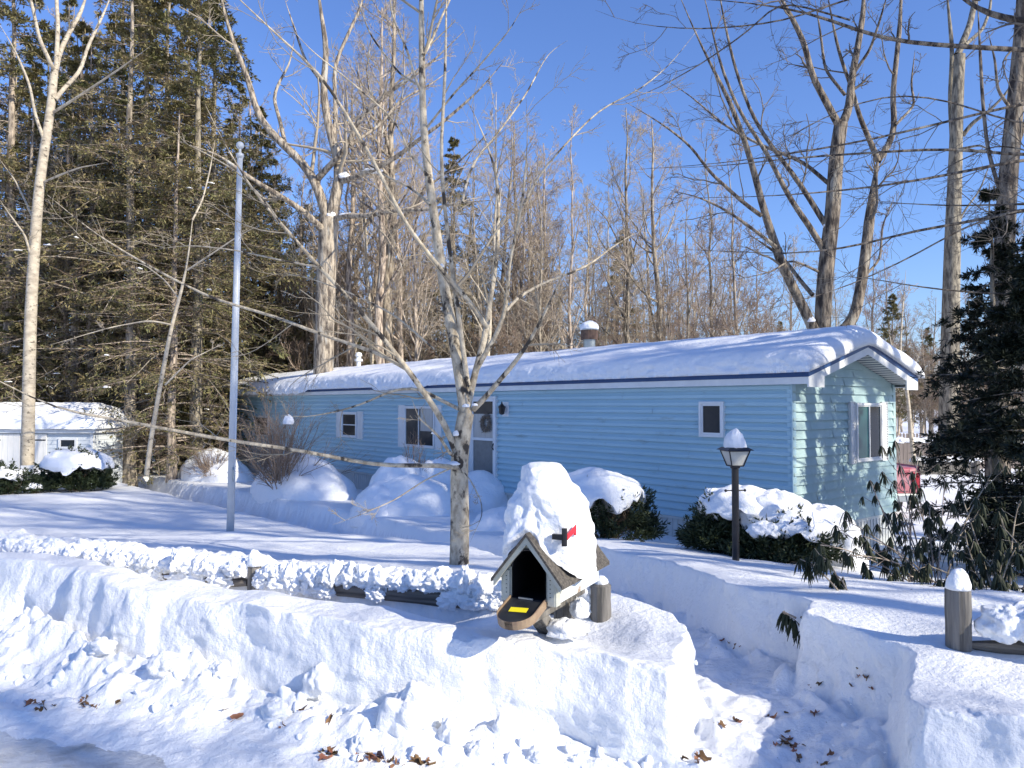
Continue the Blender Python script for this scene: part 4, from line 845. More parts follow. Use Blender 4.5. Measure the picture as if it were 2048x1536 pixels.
for i, (px, Y, r, s) in enumerate([(1450, 8.9, (.40, .42, .50), 1), (1560, 8.4, (.50, .45, .38), 2)]): 
    x, z, _ = shrub(px, Y, r, ['dark yew left of and behind the black lamp post', 'dark low yew right of the black lamp post'][i], 50 + s, 14000)
def capm(lab, items):
    sp_ = []
    for px, Y, r, dz, s in items:
        x = atp(px, Y); sp_.append(((x, Y, gz(x, Y) + dz), r, .13, 2.4, 0, s, -.12, .6))
    return merge_blobs('snow_heap', sp_, label=lab, cat='snow')
capm('lumpy snow cap sagging over the two yews beside the lamp post', [(1425, 8.9, (.17, .22, .26), .48, 1), (1480, 8.75, (.42, .44, .26), .54, 2), (1550, 8.6, (.46, .46, .34), .44, 3), (1590, 8.3, (.40, .36, .22), .36, 4), (1640, 8.6, (.46, .5, .50), .16, 6), (1530, 8.15, (.20, .14, .12), .30, 5)])
mound(1655, 8.7, (.40, .5, .42), 'smooth snow slope at the right side of the yews by the house corner', 14, 0, .08)
# shed-side bushes
x, z, _ = shrub(158, 20.6, (.88, .8, 1.0), 'trimmed dark evergreen bush with a flat snow top in front of the shed', 61, 15000, 'yew', q=(.10, .03))
blob('snow_heap', (x, 20.5, z + .62), (.90, .85, .52), .10, 2.5, seed=7, flat=.05, cut=.45, label='rounded snow cap on the trimmed bush in front of the shed', cat='snow')
x, z, _ = shrub(12, 19.5, (.75, .7, .62), 'dark ragged evergreen bush at the left edge in front of the shed doors', 62, 9000, 'yew', q=(.10, .03))
blob('snow_heap', (x - .1, 19.4, z + .42), (.62, .6, .30), .2, 3, seed=3, flat=-.1, cut=.6, label='patchy snow on the bush at the left edge of the photo', cat='snow')
x, z, _ = shrub(72, 19.6, (.26, .25, .22), 'tiny evergreen shrub poking out of the snow between the two shed bushes', 63, 1500, 'yew', q=(.09, .03))
blob('snow_heap', (x, 19.5, z + .16), (.26, .25, .12), .2, 3, seed=1, flat=-.1, cut=.4, label='small snow pat on the tiny shrub before the shed doors', cat='snow')
# bare twiggy bush at the far end of the house
def twigbush(px, Y, h, lab, seed, n=90, m='shrubtwig', ang=(0, 38), name='twiggy_shrub'):
    x = atp(px, Y); o = thing(name, (x, Y, gz(x, Y)), 0, lab, 'shrub'); g = np.random.default_rng(seed)
    T = np.zeros((1, 3, 3)); T[0, :, 2] = [-.1, 0, .12]; TRr = np.full((1, 3), .03)
    A, AR = kids(T, TRr, n, (.3, 1), ang, (1, 1), .5, 8, .07, .02, g, .3, .004, .2, abslen=(h * .6, h * 1.25))
    Bb, BR = kids(A, AR, 9, (.2, 1), (12, 35), (.2, .45), .7, 5, .1, .03, g, .5, .003, .3); C, CR = kids(Bb, BR, 3, (.2, 1), (15, 40), (.3, .6), .7, 3, .1, .03, g, .6, .0025, .3)
    V, Fq = tubes([(A, AR, 4), (Bb, BR, 3), (C, CR, 3)]); link('stems', mesh('stems', V, Fq, M[m]), o); return o
twigbush(560, 18.8, 2.3, 'large brown bare twiggy bush in front of the far end of the house', 71, 75, ang=(0, 62))
twigbush(425, 23.6, 1.2, 'arching brown stems spilling over the snow mound left of the flagpole', 72, 45, ang=(10, 75))
twigbush(815, 16.0, 1.3, 'few thin twigs poking out of the double humped snow mound', 73, 14, ang=(0, 30))
x = atp(577, 18.2)
blob('snow_clump', (x, 18.2, P(577, 845, 18.2)[2]), (.13, .12, .17), .2, 3, seed=4, nu=28, nv=18, label='small clump of snow caught in the big bare twiggy bush', cat='snow')
# ------------------------------------------------------------------ flagpole
x, Y = atp(463, 12.0), 12.0; z = gz(x, Y); top = P(480, 308, 12.0)
fp = thing('flagpole', (x, Y, z), 0, 'tall white metal flagpole with a ball finial standing in the snowy lawn', 'flagpole')
tx, tz = top[0] - x, top[2] - z
MB().tube([(0, 0, -.2), (tx * .5, 0, tz * .5), (tx, 0, tz)], [.060, .055, .042], 20).obj('pole', M['pole'], fp, smooth=True)
MB().lathe([(.001, -.06), (.06, -.06), (.06, .0), (.02, .02), (.02, .09), (.001, .09)], (tx, 0, tz), 18).obj('cap', M['pole'], fp, smooth=True)
a = np.linspace(0, math.pi, 12); MB().lathe([(.062 * math.sin(t), .14 - .062 * math.cos(t)) for t in a], (tx, 0, tz), 20).obj('ball_finial', M['pole'], fp, smooth=True)
MB().tube([(.072, -.02, .9), (.07 + tx * .2, -.02, tz * .35), (tx * .9 + .05, -.02, tz - .03)], .009, 5).obj('halyard', M['white'], fp); MB().tube([(.06, -.045, .80), (.07, -.075, .84), (.07, -.075, .98), (.06, -.045, 1.02)], .012, 6).obj('cleat', M['steel'], fp)
# ------------------------------------------------------------------ lamp post
Y = 7.8; x = atp(1469, Y); z = gz(x, Y); lp = thing('lamp_post', (x, Y, z), .15, 'black lamp post with frosted lantern in front of the yews', 'lamp post')
zh = P(1469, 900, Y)[2] - z; zb = P(1469, 932, Y)[2] - z; zc = P(1469, 981, Y)[2] - z
MB().lathe([(.001, -.2), (.036, -.2), (.036, zb - .03), (.05, zb - .02), (.05, zb), (.001, zb)], (0, 0, 0), 16).obj('post', M['black'], lp, smooth=False)
MB().tube([(-.10, 0, zc), (.10, 0, zc)], .007, 8).obj('ladder_rest', M['black'], lp)
for s in (-1, 1): MB().lathe([(.015 * math.sin(t), -.015 * math.cos(t)) for t in np.linspace(0, math.pi, 8)], (s * .105, 0, zc), 10).obj('knob', M['black'], lp)
bt, bb_ = .112, .062; lan = MB()
for sx in (-1, 1):
    for sy in (-1, 1): lan.tube([(sx * bb_, sy * bb_, zb), (sx * bt, sy * bt, zh)], .007, 5)
for (r_, zz) in ((bb_, zb + .004), (bt, zh - .004)):
    c4 = [(-r_, -r_, zz), (r_, -r_, zz), (r_, r_, zz), (-r_, r_, zz), (-r_, -r_, zz)]
    for i in range(4): lan.tube([c4[i], c4[i + 1]], .007, 5)
lan = lan.obj('lantern_frame', M['black'], lp)
MB().hexa([(-bb_ + .003, -bb_ + .003, zb + .005), (bb_ - .003, -bb_ + .003, zb + .005), (bb_ - .003, bb_ - .003, zb + .005), (-bb_ + .003, bb_ - .003, zb + .005), (-bt + .003, -bt + .003, zh - .005), (bt - .003, -bt + .003, zh - .005), (bt - .003, bt - .003, zh - .005), (-bt + .003, bt - .003, zh - .005)]).obj('glass', M['lens'], lan)
MB().hexa([(-.145, -.145, zh), (.145, -.145, zh), (.145, .145, zh), (-.145, .145, zh), (-.10, -.10, zh + .03), (.10, -.10, zh + .03), (.10, .10, zh + .03), (-.10, .10, zh + .03)]).obj('hat', M['black'], lp)
blob('snow_heap', (x, Y, z + zh + .02), (.115, .112, .19), .11, 1.6, seed=6, nu=36, nv=24, flat=0, power=.9, label='pointed snow cone sitting on the lamp post lantern', cat='snow')
# ------------------------------------------------------------------ fence posts and rails
def post(px, Y, w_, ztop, lab, zb_=-.3, cone=.1, hex_=False):
    x = atp(px, Y); g = np.random.default_rng(px); k = 14; r = w_ / 2
    b = MB(); n = 12; pts = [(0, 0, zb_ + (ztop - zb_) * i / (n - 1)) for i in range(n)]; b.tube(pts, [r * (1 + .03 * g.normal()) for _ in range(n)], k)
    b.tube([(0, 0, ztop), (0, 0, ztop + .012)], [r * .98, r * .85], k)
    o = b.obj('fence_post', M['wood'], None, label=lab, cat='fence post'); o.location = (x, Y, 0); return x
xp = post(1200, 4.62, .125, .60, 'round weathered fence post right behind the mailbox')
blob('snow_heap', (xp, 4.62, .605), (.045, .045, .05), .2, 3, seed=2, nu=28, nv=18, flat=-.1, label='small snow lump on the fence post behind the mailbox', cat='snow')
xl = post(512, 5.6, .10, .50, 'narrow fence post poking out of the snow left of the mailbox')
blob('snow_heap', (xl, 5.6, .52), (.055, .055, .10), .2, 2, seed=3, nu=28, nv=18, flat=-.1, label='leaning snow peak on the left fence post', cat='snow')
xr = post(1909, 3.95, .122, .735, 'thick round fence post at the right beside the shovelled path', hex_=True)
blob('snow_heap', (xr, 3.95, .745), (.060, .058, .10), .12, 1.8, seed=4, nu=32, nv=20, flat=-.05, label='pointed snow cap on the thick right fence post', cat='snow')
def rail(a, b_, r, lab):
    a = np.array(a); b_ = np.array(b_); n = 18; g = np.random.default_rng(int(abs(a[0]) * 100)); t = np.linspace(0, 1, n)[:, None]
    pts = a * (1 - t) + b_ * t; pts[1:-1] += g.normal(size=(n - 2, 3)) * .004; Lg = np.linalg.norm(b_ - a); d = (b_ - a) / Lg
    bb = MB().tube([(Lg * q, 0, 0) for q in t[:, 0]], np.array([.45, .85] + [1] * (n - 4) + [.85, .45]) * r * (1 + .05 * g.normal(size=n)), 10)
    V0 = bb.V[0]; k = 10; V0[:, 1] *= .75; V0[:, 2] += .01 * fbm(V0[:, 0] * 3, V0[:, 1] * 30, 3)
    o = bb.obj('fence_rail', M['railwood'], None, label=lab, cat='fence rail'); o.location = a
    o.rotation_euler = Vector(d).to_track_quat('X', 'Z').to_euler(); return o
rail((xl - 2.9, 6.85, .34), (xl - .05, 5.6, .385), .055, 'rough split rail left of the narrow post, mostly buried in snow')
rail((xl + .05, 5.6, .385), (xp - .06, 4.64, .445), .055, 'split rail running from the narrow post to behind the mailbox')
rail((xr + .05, 3.94, .455), (xr + 2.6, 2.95, .46), .052, 'grey split rail joining the thick right post and leaving the photo')
def snowrow(a, b_, n, r, lab, seed, dz=.065, amp=.28, drip=0, rot=3):
    g = np.random.default_rng(seed); sp_ = []
    for i in range(n):
        t = (i + g.uniform(-.3, .3)) / (n - 1); p = np.array(a) * (1 - t) + np.array(b_) * t; s = g.uniform(.75, 1.3)
        sp_.append(((p[0], p[1] + g.normal() * .02, p[2] + dz + g.normal() * .012), (r[0] * s, r[1] * g.uniform(.8, 1.15), r[2] * s), amp, 3.0, g.uniform(0, rot), i, -.55, .7 if drip else .2))
        if drip and g.random() < .34: sp_.append(((p[0], p[1] - .05, p[2] + .005 - .03 * g.random()), (.085 * g.uniform(.6, 1.5), .045, .055), .35, 3.5, 0, i + 3, -2, 0))
    return merge_blobs('rail_snow', sp_, label=lab, cat='snow')
snowrow((xl - 2.9, 6.85, .36), (xl - .1, 5.62, .40), 44, (.10, .08, .075), 'crusty snow heaped on the rail left of the narrow post', 1, drip=1)
snowrow((xl + .1, 5.57, .40), (xp - .12, 4.70, .46), 44, (.09, .075, .07), 'crusty snow heaped on the rail between the narrow post and the mailbox', 2, drip=1)
snowrow((xr + .27, 3.85, .455), (xr + 2.5, 2.98, .46), 18, (.19, .13, .115), 'thick fluffy snow loaf on the right rail', 3, .125, .22, rot=.2)
# ------------------------------------------------------------------ mailbox
ax = np.array([.46, .89]); ax /= np.linalg.norm(ax); rotm = math.atan2(ax[1], ax[0]) - math.pi / 2   # local +y = axis back
fc = P(1060, 1200, 3.88)
mbx = thing('mailbox', (fc[0], fc[1], hz(fc[0], fc[1])), rotm, 'house shaped wooden mailbox with its rounded door hanging open under a tall snow pile', 'mailbox')
oz = -mbx.location[2]
wv, ze, za, zf, Lm = .135, .865, 1.030, .690, .60
def arch(w_, h, z0, n=14):   # polygon from bottom-left, over, to bottom-right
    r = w_ / 2; pts = [(-r, z0)]; zc_ = z0 + h - r
    for i in range(n + 1):
        a = math.pi - math.pi * i / n; pts.append((r * math.cos(a), zc_ + r * math.sin(a)))
    pts.append((r, z0)); return pts
# front board with arched hole
A_ = arch(.196, .262, zf + .012); n = len(A_); outer = []
def outp(p):
    dx_, dz_ = p[0], p[1] - (zf + .14); best = 1e9
    for (x1_, z1_), (x2_, z2_) in zip(OP, OP[1:] + OP[:1]):
        ex, ez = x2_ - x1_, z2_ - z1_; den = dx_ * ez - dz_ * ex
        if abs(den) < 1e-9: continue
        t_ = (x1_ * ez - (z1_ - (zf + .14)) * ex) / den; u_ = (x1_ * dz_ - (z1_ - (zf + .14)) * dx_) / den
        if t_ > 0 and -1e-6 <= u_ <= 1 + 1e-6: best = min(best, t_)
    return (dx_ * best, zf + .14 + dz_ * best)
OP = [(-wv, zf), (wv, zf), (wv, ze), (0, za), (-wv, ze)]
b = MB()
inn = A_; out = [(-wv, zf)] + [outp(p) for p in A_[1:-1]] + [(wv, zf)]
for yf in (0,):
    V = [(p[0], -.012, p[1] + oz) for p in inn] + [(p[0], -.012, p[1] + oz) for p in out] + [(p[0], .012, p[1] + oz) for p in inn] + [(p[0], .012, p[1] + oz) for p in out]
    Fs = [(i, n + i, n + i + 1, i + 1) for i in range(n - 1)] + [(2 * n + i, i, i + 1, 2 * n + i + 1) for i in range(n - 1)] + [(n + i, 3 * n + i, 3 * n + i + 1, n + i + 1) for i in range(n - 1)]
    b.add(V, Fs)
b.obj('front_board', M['mbwood'], mbx)
b = MB()
for s in (-1, 1):
    b.box(min(s * (wv + .012), s * (wv - .010)), max(s * (wv + .012), s * (wv - .010)), .0125, Lm, zf + oz, ze + oz)
    b.obj('side_panel', M['mbside'], mbx); b = MB()
b.box(-wv + .011, wv - .011, Lm - .02, Lm - .001, zf + oz, ze + oz).prism([(-wv, ze + oz + .001), (wv, ze + oz + .001), (0, za + oz - .01)], 1, Lm - .02, Lm - .001); b.obj('back_panel', M['mbside'], mbx)
b = MB()
for s in (-1, 1):   # corner battens with nail heads
    b.box(min(s * wv * .80, s * (wv + .014)), max(s * wv * .80, s * (wv + .014)), -.022, -.0125, zf + oz - .005, ze + oz - .02)
    b.box(min(s * (wv + .0125), s * (wv + .022)), max(s * (wv + .0125), s * (wv + .022)), -.02, .035, zf + oz - .005, ze + oz - .03)
    b.obj('corner_batten', M['mbwood'], mbx, bevel=.002); b = MB()
b = MB()
for s in (-1, 1):
    for zz in np.linspace(zf + .04, ze - .05, 5): b.lathe([(.0035, 0), (.0035, .002), (.001, .003)], (s * wv * .92, -.0235, zz + oz), 8)
b.obj('nail_head', M['black'], mbx)
# tunnel
b = MB(); A2 = arch(.188, .254, zf + .016); m_ = len(A2); V = [(p[0], -.02, p[1] + oz) for p in A2] + [(p[0], Lm - .04, p[1] + oz) for p in A2]
b.add(V, [(i, i + 1, m_ + i + 1, m_ + i) for i in range(m_ - 1)] + [(0, m_, 2 * m_ - 1, m_ - 1), tuple(range(m_, 2 * m_))]); b.obj('mailbox_tunnel', M['mbin'], mbx)
b = MB(); b.tube([(p[0], -.020, p[1] + oz) for p in A2], .006, 6); b.obj('tunnel_rim', M['black'], mbx)
# roof of the mailbox
b = MB(); ov_ = .068; s_ = (za - ze) / wv
for s in (-1, 1):
    xe = s * (wv + ov_); zeo = ze - s_ * ov_
    V = []
    for yy_ in (-.05, Lm + .03): V += [(0, yy_, za + oz + .018), (xe, yy_, zeo + oz + .018), (xe, yy_, zeo + oz), (0, yy_, za + oz)]
    b.add(V, [(0, 1, 2, 3), (7, 6, 5, 4), (0, 4, 5, 1), (1, 5, 6, 2), (2, 6, 7, 3)])
mroof = b.obj('roof', M['shingle'], mbx)
b = MB()
for s in (-1, 1):
    xe = s * (wv + ov_ - .012); zeo = ze - s_ * (ov_ - .012); V = []
    for yy_ in (-.044, -.026): V += [(0, yy_, za + oz - .001), (xe, yy_, zeo + oz - .001), (xe, yy_, zeo + oz - .035), (s * (wv * .6), yy_, za - s_ * wv * .6 + oz - .034), (0, yy_, za + oz - .042)]
    b.add(V, [(0, 1, 2, 3, 4), (9, 8, 7, 6, 5), (0, 5, 6, 1), (1, 6, 7, 2), (2, 7, 8, 3), (3, 8, 9, 4)])
b.obj('barge_board', M['mbwood'], mroof)
# open door
def door_pts(sc=1, n=14):
    r = .096 * sc; Ld = .235; pts = [(-r, 0)]
    for i in range(n + 1):
        a = math.pi * i / n; pts.append((-r * math.cos(a), -(Ld - r) - r * math.sin(a)))
    pts.append((r, 0)); return pts
tilt = .30
def dmap(p, up): x_, y_ = p; return (x_, -.018 + y_ * math.cos(tilt) - up * math.sin(tilt), zf + .014 + oz + y_ * math.sin(tilt) + up * math.cos(tilt))
D1 = door_pts(1); k = len(D1); b = MB()
b.add([dmap(p, 0) for p in D1] + [dmap(p, .006) for p in D1], [tuple(range(k)), tuple(range(2 * k - 1, k - 1, -1))] + [(i, k + i, k + (i + 1) % k, (i + 1) % k) for i in range(k)])
dr = b.obj('door', M['mbdoor'], mbx)
D2 = door_pts(1.06); b = MB()
b.add([dmap(p, -.028) for p in D2] + [dmap(p, .018) for p in D2] + [dmap(p, .018) for p in D1] + [dmap(p, -.028) for p in D1], [(i, i + 1, k + i + 1, k + i) for i in range(k - 1)] + [(k + i, k + i + 1, 2 * k + i + 1, 2 * k + i) for i in range(k - 1)] + [(2 * k + i, 2 * k + i + 1, 3 * k + i + 1, 3 * k + i) for i in range(k - 1)] + [tuple(range(4 * k - 1, 3 * k - 1, -1))])
b.obj('door_rim', M['mbrim'], dr)
b = MB(); q = [(-.052, -.095), (.042, -.085), (.046, -.125), (-.048, -.135)]
b.add([dmap(p, .0075) for p in q] + [dmap(p, .0085) for p in q], [(0, 1, 2, 3), (7, 6, 5, 4), (0, 4, 5, 1), (1, 5, 6, 2), (2, 6, 7, 3), (3, 7, 4, 0)]); b.obj('yellow_label', M['yellow'], dr)
b = MB(); b.hexa([(-.05, -.033, zf + oz + .018), (.03, -.033, zf + oz + .018), (.03, -.022, zf + oz + .018), (-.05, -.022, zf + oz + .018), (-.05, -.033, zf + oz + .026), (.03, -.033, zf + oz + .026), (.03, -.022, zf + oz + .026), (-.05, -.022, zf + oz + .026)]); b.obj('latch', M['steel'], dr)
# support
b = MB().box(-.045, .045, -.03, Lm + .05, zf + oz - .095, zf + oz - .022); b.obj('arm', M['wood'], mbx, bevel=.004)
b = MB().box(-.105, .105, .01, Lm - .02, zf + oz - .020, zf + oz - .002); b.obj('base_board', M['wood'], mbx)
b = MB().box(-.048, .048, .40, .495, -.25, zf + oz - .097); b.obj('post', M['wood'], mbx, bevel=.004)
b = MB().hexa([(-.043, .30, -.12), (.043, .30, -.12), (.043, .39, -.12), (-.043, .39, -.12), (-.043, .05, zf + oz - .096), (.043, .05, zf + oz - .096), (.043, .14, zf + oz - .096), (-.043, .14, zf + oz - .096)]); b.obj('brace', M['wood'], mbx, bevel=.004)
# flag
b = MB().box(wv - .02, wv + .045, .02, .045, za + oz - .015, za + oz + .012).tube([(wv + .045, .03, za + oz - .045), (wv + .045, .03, za + oz + .045)], .015, 8); fb = b.obj('flag_bracket', M['black'], mbx)
b = MB().prism([(.045, za + oz + .012), (.165, za + oz + .045), (.165, za + oz - .012), (.142, za + oz - .008), (.142, za + oz + .008), (.045, za + oz - .018)], 0, wv + .050, wv + .055); b.obj('flag', M['red'], mbx)
# tall snow pile on the mailbox
nu_, nv_ = 110, 80; u = np.linspace(0, 2 * math.pi, nu_, endpoint=False); tt = np.linspace(0, 1, nv_); U, TT = np.meshgrid(u, tt)
pr = np.interp(TT, [0, .1, .3, .5, .68, .82, .92, .98, 1], [1.0, 1.0, .91, .78, .63, .49, .34, .18, 0.0])
zt_ = np.interp(TT, [0, .1, .3, .5, .68, .82, .92, .98, 1], [0, .08, .30, .53, .75, .90, .975, .998, 1.0])
hx_ = .215 * pr * np.cos(U); hy_ = Lm / 2 * .96 * pr * np.sin(U)
hx_ = np.sign(np.cos(U)) * np.abs(np.cos(U)) ** .85 * .235 * pr; hy_ = np.sign(np.sin(U)) * np.abs(np.sin(U)) ** .8 * .265 * (.08 + .92 * pr) * np.clip((1 - TT) * 9, 0, 1) ** .5
zb2 = za + .015 - s_ * np.abs(hx_) * .9; ZT2 = 1.385
PZ = zb2 * (1 - zt_) + ZT2 * zt_
pr = pr * (1 + .16 * fbm(U * 1.9 + 3, U * 0, 4, 2) * (1 - TT)); hx_ = hx_ * (1 + .22 * fbm(np.cos(U) * 3, np.sin(U) * 3, 4, 2) * (1 - TT)); hy_ = hy_ * (1 + .22 * fbm(np.cos(U) * 3 + 9, np.sin(U) * 3, 4, 5) * (1 - TT))
Pm = np.stack([hx_, hy_, PZ], -1); cdir = np.stack([np.cos(U), np.sin(U), 0 * U + .25], -1)
Pm = Pm + cdir * (.046 * fbm3(Pm * 6, 4, 1) * 2 + .016 * vn3(Pm * 34, 3))[..., None] * np.clip(TT * 8, 0.15, 1)[..., None] * np.clip((1 - TT) * 6, 0, 1)[..., None]
Pm[..., 1] += .255; Pm[..., 0] += -.045 * TT - .005; Pm[..., 2] = Pm[..., 2]
ca, sa_ = math.cos(rotm), math.sin(rotm)
Vw = np.stack([mbx.location[0] + Pm[..., 0] * ca - Pm[..., 1] * sa_, mbx.location[1] + Pm[..., 0] * sa_ + Pm[..., 1] * ca, Pm[..., 2]], -1).reshape(-1, 3)
I = np.arange(nu_ * nv_).reshape(nv_, nu_); J = np.roll(I, -1, 1)
link('snow_pile', mesh('snow_pile', Vw, np.stack([I[:-1], J[:-1], J[1:], I[1:]], -1).reshape(-1, 4), M['snow2'], True), label='tall cone of snow heaped on the mailbox roof', cat='snow')
# snow clumps around the post
for (px, py, Y, r, s) in [(1160, 1225, 4.15, (.05, .05, .08), 1), (1135, 1262, 3.95, (.10, .09, .06), 2), (1010, 1175, 4.3, (.05, .05, .04), 3)]:
    p = P(px, py, Y); blob('snow_clump', tuple(p), r, .25, 2.5, seed=s, nu=30, nv=20, label=['upright snow nub beside the mailbox post', 'lumpy snow banked against the foot of the mailbox brace', 'small snow lump left of the open mailbox door'][s - 1], cat='snow')
# chunks at the foot of the bank
ck = [(820, 1450, (.14, .10, .15), 'big pale snow block leaning on the bank face'), (640, 1372, (.10, .08, .09), 'rounded snow chunk high on the rubble'), (720, 1500, (.06, .05, .05), 'snow chunk near the fallen leaves'), (955, 1515, (.07, .05, .06), 'snow chunk at the foot of the bank in the centre'),
      (1075, 1518, (.05, .05, .04), 'small snow chunk right of centre at the bank foot'), (440, 1345, (.07, .06, .05), 'snow chunk under the smooth bank slab'), (550, 1430, (.08, .06, .05), 'snow chunk below the smooth slab middle'), (330, 1335, (.09, .07, .06), 'snow chunk at the slab lower left corner'), (900, 1480, (.06, .06, .08), 'narrow upright snow chunk beside the big block'),
      (200, 1300, (.09, .07, .05), 'snow chunk far left on the bank'), (1000, 1460, (.035, .03, .06), 'thin standing sliver of snow on the bank face')]
for i, (px, py, r, lab) in enumerate(ck):
    p = ground_pt(px, py); blob('snow_chunk', (p[0], p[1] + .01, p[2] + r[2] * .25), r, .30, 1.7, rz=i, seed=i + 2, nu=40, nv=26, flat=-2, mat_=M['snow'], label=lab, cat='snow chunk')

# scattered small rubble, each piece its own object
def chunk_mesh(seed):
    g = np.random.default_rng(seed); o = blob('tmp', (0, 0, 0), (1, .8, .7), .34, 1.4, seed=seed, nu=13, nv=9, flat=-2, mat_=M['snowfar']); me = o.data; me.name = 'snow_chunk'
    bpy.data.objects.remove(o); return me
CM = [chunk_mesh(i) for i in range(6)]; g = np.random.default_rng(44)
for i in range(80):
    px = g.uniform(-40, 1330) if i < 62 else g.uniform(1380, 1800); lo = np.interp(px, [0, 300, 700, 1000, 1300, 1400, 1800], [1290, 1320, 1420, 1470, 1515, 1250, 1400]); hi = np.interp(px, [0, 300, 700, 1000, 1300, 1400, 1800], [1370, 1420, 1520, 1545, 1550, 1530, 1530])
    p = ground_pt(px, lo + (hi - lo) * g.random()); s = g.uniform(.010, .038) * (1 if i < 62 else .6); o = link('snow_chunk', CM[g.integers(6)], label='small loose chunk of snow in the rubble along the bank foot' if i < 62 else 'small loose crumb of snow on the shovelled path', cat='snow chunk', group='loose snow chunks along the bank foot' if i < 62 else 'snow crumbs on the path')
    o.location = (p[0], p[1], p[2] + s * .3); o.rotation_euler = tuple(g.uniform(0, 6.28, 3)); o.scale = (s, s * g.uniform(.6, 1.1), s * g.uniform(.6, 1))
# ------------------------------------------------------------------ rhododendron
def rhodo(px, Y, lab, seed, tips, name='rhododendron'):
    x = atp(px, Y); z = gz(x, Y); o = thing(name, (x, Y, z), 0, lab, 'shrub'); g = np.random.default_rng(seed); Ps = []
    for (tpx, tpy, dY) in tips:
        t = P(tpx, tpy, Y + dY) - np.array([x, Y, z]); b0 = np.array([g.normal() * .12, g.normal() * .12, -.1]); md = (b0 + t) / 2 + np.array([g.normal() * .06, g.normal() * .06, .12 * abs(t[0]) + .05])
        s = np.linspace(0, 1, 9)[:, None]; Ps.append((1 - s) ** 2 * b0 + 2 * s * (1 - s) * md + s ** 2 * t)
    S = np.stack(Ps); R = np.full((len(S), 9), .008) * np.linspace(1, .45, 9)
    B1, R1 = kids(S, R, 4, (.35, .95), (25, 55), (.12, .26), .7, 5, .12, .12, g, .6, .0035, .2)
    V, Fq = tubes([(S, R, 5), (B1, R1, 4)]); link('stems', mesh('stems', V, Fq, M['barkgrey']), o)
    ends = np.concatenate([S[:, -1], B1[:, -1]]); V_, F_, n = [], [], 0
    for e_ in ends:
        k = g.integers(7, 12); sc = g.uniform(.8, 1.25)
        for j in range(k):
            a = 6.283 * j / k + g.normal() * .2; Lf = .115 * sc * g.uniform(.75, 1.15); wd = .0065 * g.uniform(.8, 1.3) * sc; out_ = g.uniform(.12, .5)
            h_ = np.array([math.cos(a), math.sin(a), 0]); side = np.array([-math.sin(a), math.cos(a), 0])
            pts = [e_, e_ + h_ * Lf * out_ * .45 + np.array([0, 0, -.02 * Lf / .1]), e_ + h_ * Lf * out_ * .8 + np.array([0, 0, -.55 * Lf]), e_ + h_ * Lf * out_ + np.array([0, 0, -Lf])]
            ws = [.15, .9, 1, .1]; vv = []
            for p_, w_ in zip(pts, ws): vv += [p_ - side * wd * w_ - h_ * wd * w_ * .8, p_ + h_ * wd * .25, p_ + side * wd * w_ - h_ * wd * w_ * .8]
            V_ += vv
            for q in range(3):
                for c_ in range(2): F_.append([n + q * 3 + c_, n + q * 3 + c_ + 1, n + q * 3 + c_ + 4, n + q * 3 + c_ + 3])
            n += 12
    link('leaves', mesh('leaves', np.array(V_), np.array(F_), M['rhodo'], True), o)
rhodo(1850, 6.4, 'sprawling rhododendron with cold curled leaves in front of the house end', 81,
      [(1790, 880, 1.2), (1800, 930, .9), (1750, 990, .6), (1690, 1040, .2), (1640, 1090, -.2), (1670, 1060, .5), (1720, 1070, 0), (1760, 1100, .2), (1800, 1040, .5), (1830, 960, .8), (1860, 1010, .4), (1820, 1000, 1), (1890, 960, .6), (1850, 1080, 0), (1740, 960, 1.0), (1700, 1110, -.3), (1870, 1100, .2), (1910, 1050, .4), (1780, 1150, -.4), (1790, 960, 1.1), (1840, 900, 1.4), (1730, 1130, .2)])
rhodo(1985, 5.4, 'dense rhododendron with hanging leaf clusters behind the thick right post', 82,
      [(1900, 1100, .5), (1930, 1060, .6), (1960, 1110, .2), (2000, 1050, .4), (2030, 1100, 0), (1880, 1160, .1), (1850, 1130, .3), (1960, 1180, -.1), (2040, 1000, .6), (2060, 1080, 0), (1830, 1190, 0), (1900, 1190, -.2), (2000, 1150, -.1), (2050, 1180, -.2), (1920, 980, 1), (1870, 1220, -.3), (1980, 960, 1.2), (2080, 1130, .1), (1940, 1140, .3), (2010, 1100, .3)])
rhodo(1740, 5.2, 'low rhododendron sprig drooping over the edge of the shovelled path', 83, [(1600, 1118, .1), (1640, 1110, 0), (1670, 1150, .1)])
rhodo(1640, 4.85, 'tiny rhododendron twig sticking out of the path wall', 84, [(1590, 1240, 0), (1615, 1290, .05)])
# ------------------------------------------------------------------ shed
Ys = 23.0; X1 = atp(187, Ys); X0 = X1 - 5.2; ze_ = P(100, 858, Ys)[2]; zb_ = -1.3; D = 2.6
shed = thing('shed', (X1, Ys, 0), 0, 'small pale garden shed with white double doors at the left edge', 'shed')
b = MB(); c = .12; z = zb_
while z < ze_ - .12:
    b.add([(X0 - X1, -.016, z), (0, -.016, z), (0, -.002, z + c), (X0 - X1, -.002, z + c), (X0 - X1, 0, z), (0, 0, z)], [(0, 1, 2, 3), (4, 5, 1, 0)])
    b.add([(.016, 0, z), (.016, D, z), (.002, D, z + c), (.002, 0, z + c)], [(0, 1, 2, 3)]); z += c
b.box(X0 - X1, .0, .001, D, zb_, ze_ - .1); b.obj('wall', M['hull'], shed)
MB().box(X0 - X1 - .1, .12, -.12, -.09, ze_ - .12, ze_).box(.09, .12, -.089, D + .1, ze_ - .12, ze_).obj('fascia', M['white'], shed)
